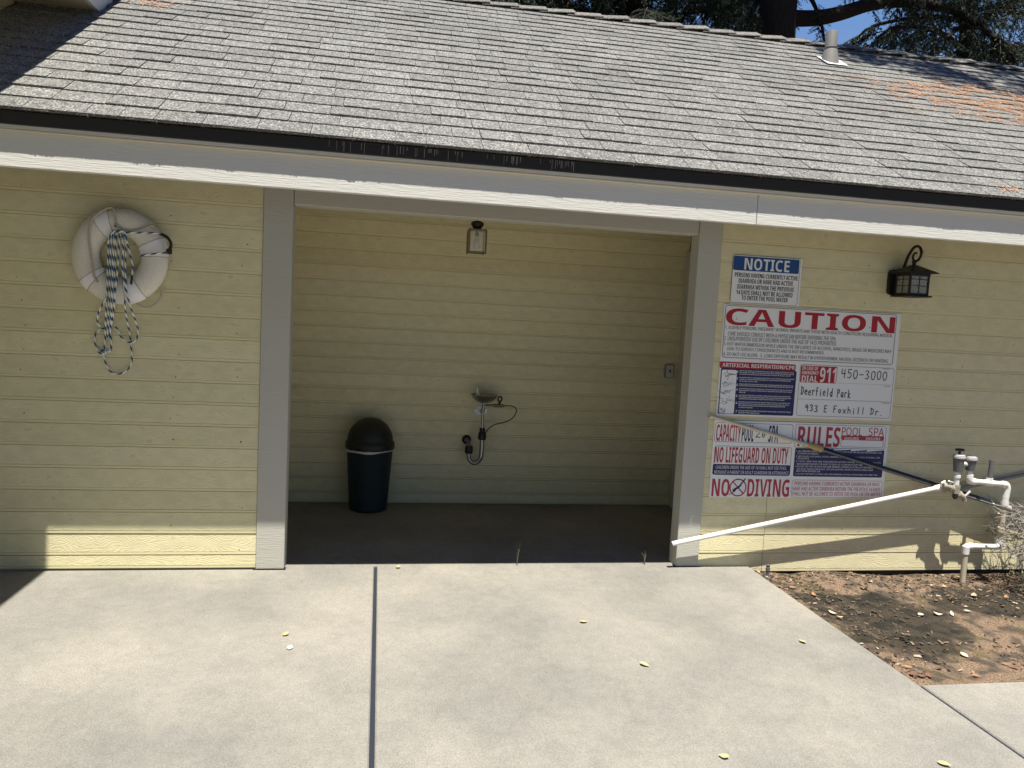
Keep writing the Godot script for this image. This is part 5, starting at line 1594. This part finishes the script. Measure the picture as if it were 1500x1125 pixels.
func build_shrub() -> void:
	var c := Vector3(4.68, 0.30, 0.32)
	var t := thing("bare_shrub", "tangled shrub of bare silvery twigs at the right edge", "shrub", Vector3(c.x, -0.06, c.z))
	var g := RandomNumberGenerator.new()
	g.seed = 17
	for k in 9:
		var mb := MB.new()
		var a := TAU * k / 9.0
		var tip := c + Vector3(cos(a) * 0.38, g.randf_range(0.0, 0.18), sin(a) * 0.24)
		mb.tube(smooth([Vector3(c.x + cos(a) * 0.03, -0.10, c.z + sin(a) * 0.03), c + Vector3(cos(a) * 0.16, -0.16, sin(a) * 0.12), tip], 4), [0.011, 0.010, 0.009, 0.008, 0.007, 0.006, 0.005, 0.004, 0.003], 6)
		part(mb, "stem", M.twig, t)
	var tw := MB.new()
	var lf := MB.new()
	for k in 1000:
		var d := Vector3(g.randfn(), g.randfn(), g.randfn()).normalized()
		var s := c + Vector3(d.x * 0.50, d.y * 0.22, d.z * 0.30) * pow(g.randf(), 0.5)
		var dir := (Vector3(g.randfn(), g.randfn() * 0.45, g.randfn() * 0.7) + d * 0.6).normalized()
		var l := g.randf_range(0.06, 0.17)
		var r := g.randf_range(0.0013, 0.0030)
		var m := s + dir * l * 0.5 + Vector3(g.randfn(), g.randfn(), g.randfn()) * 0.012
		tw.tube([s, m, s + dir * l], [r, r * 0.8, r * 0.4], 4, false)
		if g.randf() < 0.5:
			tw.tube([m, m + (dir + Vector3(g.randfn(), g.randfn(), g.randfn()) * 0.8).normalized() * l * 0.5], [r * 0.7, r * 0.3], 4, false)
		if g.randf() < 0.20 and s.y < 0.36:
			lf.col = Color(0.11, 0.13, 0.05) * g.randf_range(0.6, 1.6)
			for j in 3:
				var q := s + dir * l * g.randf()
				var e := Vector3(g.randfn(), g.randfn(), g.randfn()).normalized() * 0.022
				var w := e.cross(dir).normalized() * 0.006
				lf.flat(q, q + e * 0.5 + w, q + e)
				lf.flat(q, q + e, q + e * 0.5 - w)
	# low sprigs with leaves reaching the ground
	for k in 26:
		var s := Vector3(g.randf_range(4.25, 5.0), 0.10, g.randf_range(0.25, 0.5))
		var e := s + Vector3(g.randf_range(-0.10, 0.05), g.randf_range(-0.16, -0.02), g.randf_range(-0.05, 0.08))
		tw.tube([s, (s + e) / 2.0 + Vector3(0.02, 0, 0), e], [0.002, 0.0016, 0.001], 4, false)
		for j in 5:
			var q := s.lerp(e, g.randf())
			var dd := Vector3(g.randfn(), g.randfn(), g.randfn()).normalized() * 0.026
			var w := dd.cross(Vector3.UP).normalized() * 0.008
			lf.col = Color(0.13, 0.14, 0.06) * g.randf_range(0.6, 1.5)
			lf.flat(q, q + dd * 0.5 + w, q + dd)
			lf.flat(q, q + dd, q + dd * 0.5 - w)
	var o := part(tw, "twigs", M.twig, t)
	o.set_meta("kind", "stuff")
	o = part(lf, "leaves", M.leaf, t)
	o.set_meta("kind", "stuff")
	for s in [Vector3(4.19, 0.44, 0.27), Vector3(4.20, 0.345, 0.27), Vector3(4.22, 0.335, 0.28), Vector3(4.17, 0.50, 0.24)]:
		var mb := MB.new()
		mb.lathe([Vector2(0, -0.008), Vector2(0.006, -0.004), Vector2(0.008, 0.002), Vector2(0.004, 0.007), Vector2(0, 0.008)], 8, Transform3D(Basis.IDENTITY, s))
		mb.tube([s, s + Vector3(0.10, -0.02, 0.02), s + Vector3(0.24, -0.06, 0.04)], 0.0015, 4, false)
		part(mb, "seed_head", M.cord, t)

func spray_mesh(sd: int, droop: float) -> ArrayMesh:
	# one cedar branchlet: a stem along +x that bends down, side twigs, tufts of needles
	var g := RandomNumberGenerator.new()
	g.seed = sd
	var mb := MB.new()
	var stem := []
	for i in 9:
		var t := i / 8.0
		stem.append(Vector3(t * 0.62, -droop * t * t, 0.03 * sin(t * 5.0)))
	mb.col = Color(0.05, 0.038, 0.028)
	mb.tube(stem, [0.007, 0.0065, 0.006, 0.005, 0.0045, 0.004, 0.003, 0.002, 0.001], 4, false)
	for k in 24:
		var t := g.randf_range(0.08, 1.0)
		var p: Vector3 = stem[int(t * 8.0)]
		var s := 1.0 if k % 2 == 0 else -1.0
		var dir := Vector3(0.55, -0.25 - droop * t * 0.9 + g.randf_range(-0.25, 0.25), s * g.randf_range(0.5, 1.0)).normalized()
		var l := g.randf_range(0.10, 0.24) * (1.15 - 0.6 * t)
		var e := p + dir * l + Vector3(0, -0.4 * l * droop, 0)
		mb.col = Color(0.05, 0.038, 0.028)
		mb.tube([p, e], [0.003, 0.001], 3, false)
		var n := int(l / 0.018)
		for j in n:
			var q := p.lerp(e, (j + g.randf()) / n)
			mb.col = Color(0.030, 0.052, 0.026) * g.randf_range(0.6, 1.7)
			for m in 3:
				var dd := (dir * 0.5 + Vector3(g.randfn(), g.randfn(), g.randfn()) * 0.7).normalized() * g.randf_range(0.022, 0.042)
				var w := dd.cross(Vector3(g.randfn(), g.randfn(), g.randfn())).normalized() * 0.0055
				mb.flat(q - w, q + w, q + dd)
	return mb.mesh()

func conifer(called: String, label: String, base: Vector3, h: float, r0: float, sd: int, from_y: float, reach: float, limbs: int, dens: float, extra: Array, sprays: Array) -> void:
	var t := thing(called, label, "tree", base, "conifers behind the roof")
	var g := RandomNumberGenerator.new()
	g.seed = sd
	var line := []
	var rr := []
	for i in 25:
		var k := i / 24.0
		line.append(base + Vector3(0.10 * sin(k * 5.0 + sd) * k, -0.15 + h * k, 0.08 * cos(k * 4.0)))
		rr.append(r0 * (1.0 - k) * (1.0 + 0.35 * exp(-k * 30.0)) + 0.02)
	var mb := MB.new()
	mb.tube(line, rr, 20, true, 1.0, 1.0)
	part(mb, "trunk", M.bark, t)
	var all := []
	for e in extra: all.append([smooth(e[0], 4), e[1], e[2], e[3]])
	for k in limbs:
		var y := from_y + (h - from_y) * 0.97 * k / limbs
		var a := k * 2.399 + sd
		var l := reach * pow(1.0 - (y - from_y) / (h - from_y), 0.75) * g.randf_range(0.8, 1.1) + 0.3
		var o := Vector3(cos(a), 0, sin(a))
		var s := base + Vector3(0, y, 0)
		all.append([smooth([s, s + o * l * 0.35 + Vector3(0, 0.10 * l, 0), s + o * l * 0.75 + Vector3(g.randf_range(-0.1, 0.1) * l, 0.06 * l, 0), s + o * l + Vector3(0, -0.07 * l, 0)], 4), clampf(0.028 * l, 0.02, 0.10), 1.0, 0.15])
	var put := [[], []]
	for b in all:
		var p: Array = b[0]
		var rads := []
		for i in p.size(): rads.append(lerpf(b[1], b[1] * 0.2, float(i) / p.size()))
		mb = MB.new()
		mb.tube(p, rads, 8, true)
		part(mb, "branch", M.bark, t)
		var len_ := 0.0
		for i in p.size() - 1: len_ += p[i].distance_to(p[i + 1])
		var n := int(len_ * dens * b[2])
		for j in n:
			var f := lerpf(b[3], 1.0, (j + g.randf()) / n)
			var at: Vector3 = p[int(f * (p.size() - 1))].lerp(p[mini(int(f * (p.size() - 1)) + 1, p.size() - 1)], g.randf())
			var fw: Vector3 = (p[mini(int(f * (p.size() - 1)) + 1, p.size() - 1)] - p[maxi(int(f * (p.size() - 1)) - 1, 0)]).normalized()
			var side := fw.cross(Vector3.UP).normalized() * (1.0 if g.randf() < 0.5 else -1.0)
			var dir := (fw * g.randf_range(0.1, 1.0) + side * g.randf_range(0.3, 1.0) + Vector3(0, g.randf_range(-0.7, 0.25), 0)).normalized()
			var up := Vector3.UP - dir * dir.y
			var bs := Basis(dir, up.normalized(), dir.cross(up.normalized())).scaled(Vector3.ONE * g.randf_range(0.75, 1.55))
			put[g.randi() % 2].append(Transform3D(bs, at + Vector3(g.randf_range(-0.1, 0.1), g.randf_range(-0.12, 0.04), g.randf_range(-0.1, 0.1)) - base))
	for k in 2:
		var mm := MultiMesh.new()
		mm.transform_format = MultiMesh.TRANSFORM_3D
		mm.mesh = sprays[k]
		mm.instance_count = put[k].size()
		for i in put[k].size(): mm.set_instance_transform(i, put[k][i])
		var o := MultiMeshInstance3D.new()
		o.multimesh = mm
		o.material_override = M.needle
		o.name = "crown"
		o.set_meta("kind", "stuff")
		t.add_child(o, true)

func build_trees() -> void:
	var sprays := [spray_mesh(301, 0.30), spray_mesh(302, 0.55)]
	var ex := []
	var r := [0.15, 0.06, 0.06, 0.07, 0.10, 0.06]
	var dn := [0.5, 0.25, 1.2, 1.5, 0.9, 0.9]
	var fr := [0.42, 0.5, 0.1, 0.1, 0.3, 0.1]
	for i in LIMBS.size(): ex.append([LIMBS[i], r[i], dn[i], fr[i]])
	# boughs reaching over the ridge shade its right end
	for s in [[4.5, 9.6, -0.75], [5.3, 9.3, -0.35], [6.2, 9.5, -0.2], [7.0, 9.2, 0.1]]:
		ex.append([[Vector3(6.54, 9.0, -8), Vector3(lerpf(6.54, s[0], 0.5), s[1] + 0.7, -4.6), Vector3(s[0], s[1] + 0.3, -2.0), Vector3(s[0] - 0.1, s[1] - 0.3, s[2])], 0.12, 0.55, 0.66])
	conifer("cedar_tree", "great cedar with thick dark trunk and drooping limbs right of the vent", Vector3(6.54, -0.1, -8.0), 17.0, 0.52, 5, 8.6, 4.6, 40, 12.0, ex, sprays)
	conifer("fir_tree", "dense dark conifer filling the gap left of the cedar trunk", Vector3(3.9, -0.1, -9.6), 14.0, 0.34, 8, 4.4, 4.0, 60, 15.0, [], sprays)
	var fir := get_node("fir_tree")
	var k := 0
	for s in [[-11.0, 9.5, 1.1], [-6.5, 12.5, 1.2], [-2.0, 14.0, 1.25], [2.5, 13.5, 1.15], [7.0, 14.5, 1.25], [11.5, 12.0, 1.2], [15.0, 8.0, 1.15], [14.5, 2.5, 1.0]]:  # row added out of view: blocks the low sky to deepen the shade
		var o: Node3D = fir.duplicate()
		o.name = numbered("added_shade_fir")
		add_child(o)
		o.position = Vector3(s[0], -0.1, s[1])
		o.rotation.y = k * 1.3
		o.scale = Vector3.ONE * s[2]
		k += 1
		tag(o, "unseen tall fir added behind the viewer to block sky light", "tree", "unseen firs added to darken the shade")
	conifer("fir_tree", "deep green conifer just left of the thick cedar trunk", Vector3(6.4, -0.1, -12.6), 15.0, 0.30, 14, 4.4, 3.4, 54, 14.0, [], sprays)
	conifer("fir_tree", "dark conifer rising over the middle of the ridge", Vector3(0.9, -0.1, -10.2), 15.0, 0.34, 9, 4.4, 3.6, 46, 13.0, [], sprays)
	conifer("fir_tree", "bushy green conifer behind the far right end of the ridge", Vector3(11.6, -0.1, -9.6), 13.0, 0.34, 10, 4.0, 3.4, 44, 12.0, [], sprays)

func _ready() -> void:
	rng.seed = 3
	var cam := Camera3D.new()
	cam.name = "camera"
	add_child(cam)
	cam.transform = Transform3D(Basis(Vector3(0.98409584, 0.0516448, 0.16996529), Vector3(-0.03576981, 0.9948178, -0.09517385), Vector3(-0.17399973, 0.08758056, 0.98084338)), Vector3(0, 1.6, 4.6879))
	cam.fov = 53.69
	cam.near = 0.05
	cam.far = 300.0
	cam.current = true
	var env := Environment.new()
	env.background_mode = Environment.BG_SKY
	var sky := Sky.new()
	var sm := ProceduralSkyMaterial.new()
	sm.sky_top_color = Color(0.22, 0.40, 0.74)
	sm.sky_horizon_color = Color(0.62, 0.78, 0.95)
	sm.sky_curve = 0.35
	sm.ground_bottom_color = Color(0.20, 0.17, 0.13)
	sm.ground_horizon_color = Color(0.35, 0.36, 0.34)
	sm.sun_angle_max = 1.0
	sky.sky_material = sm
	env.sky = sky
	env.background_energy_multiplier = 0.54
	env.tonemap_mode = Environment.TONE_MAPPER_LINEAR
	env.tonemap_exposure = 1.7
	env.sdfgi_enabled = true
	env.ssao_enabled = true
	env.ssil_enabled = true
	var we := WorldEnvironment.new()
	we.name = "world"
	we.environment = env
	add_child(we)
	var sun := DirectionalLight3D.new()
	sun.name = "sun"
	sun.light_energy = 1.6
	sun.light_color = Color(1.0, 0.975, 0.925)
	sun.light_angular_distance = 0.53
	sun.shadow_enabled = true
	add_child(sun)
	sun.look_at_from_position(Vector3(0, 33.3, 10), Vector3(0, 0, 0), Vector3(0, 0, -1))
	make_materials()
	build_ground()
	build_house()
	build_wing()
	build_trees()
	build_signs()
	build_ring()
	build_lamps()
	build_fountain()
	build_bin()
	build_poles()
	build_valves()
	build_shrub()
	build_litter()
	weed(Vector3(0.932, 0.0, -0.0295), 0.17, 7, 0.022, "small weed sprouting at the edge of the recess floor", 4)
	weed(Vector3(2.60, -0.035, 0.30), 0.07, 5, 0.03, "little grass tuft in the dirt by the sprinkler riser", 6)
	weed(Vector3(1.80, 0.0, -0.0295), 0.10, 4, 0.04, "thin dry grass stalks in the recess beside the right post", 7)
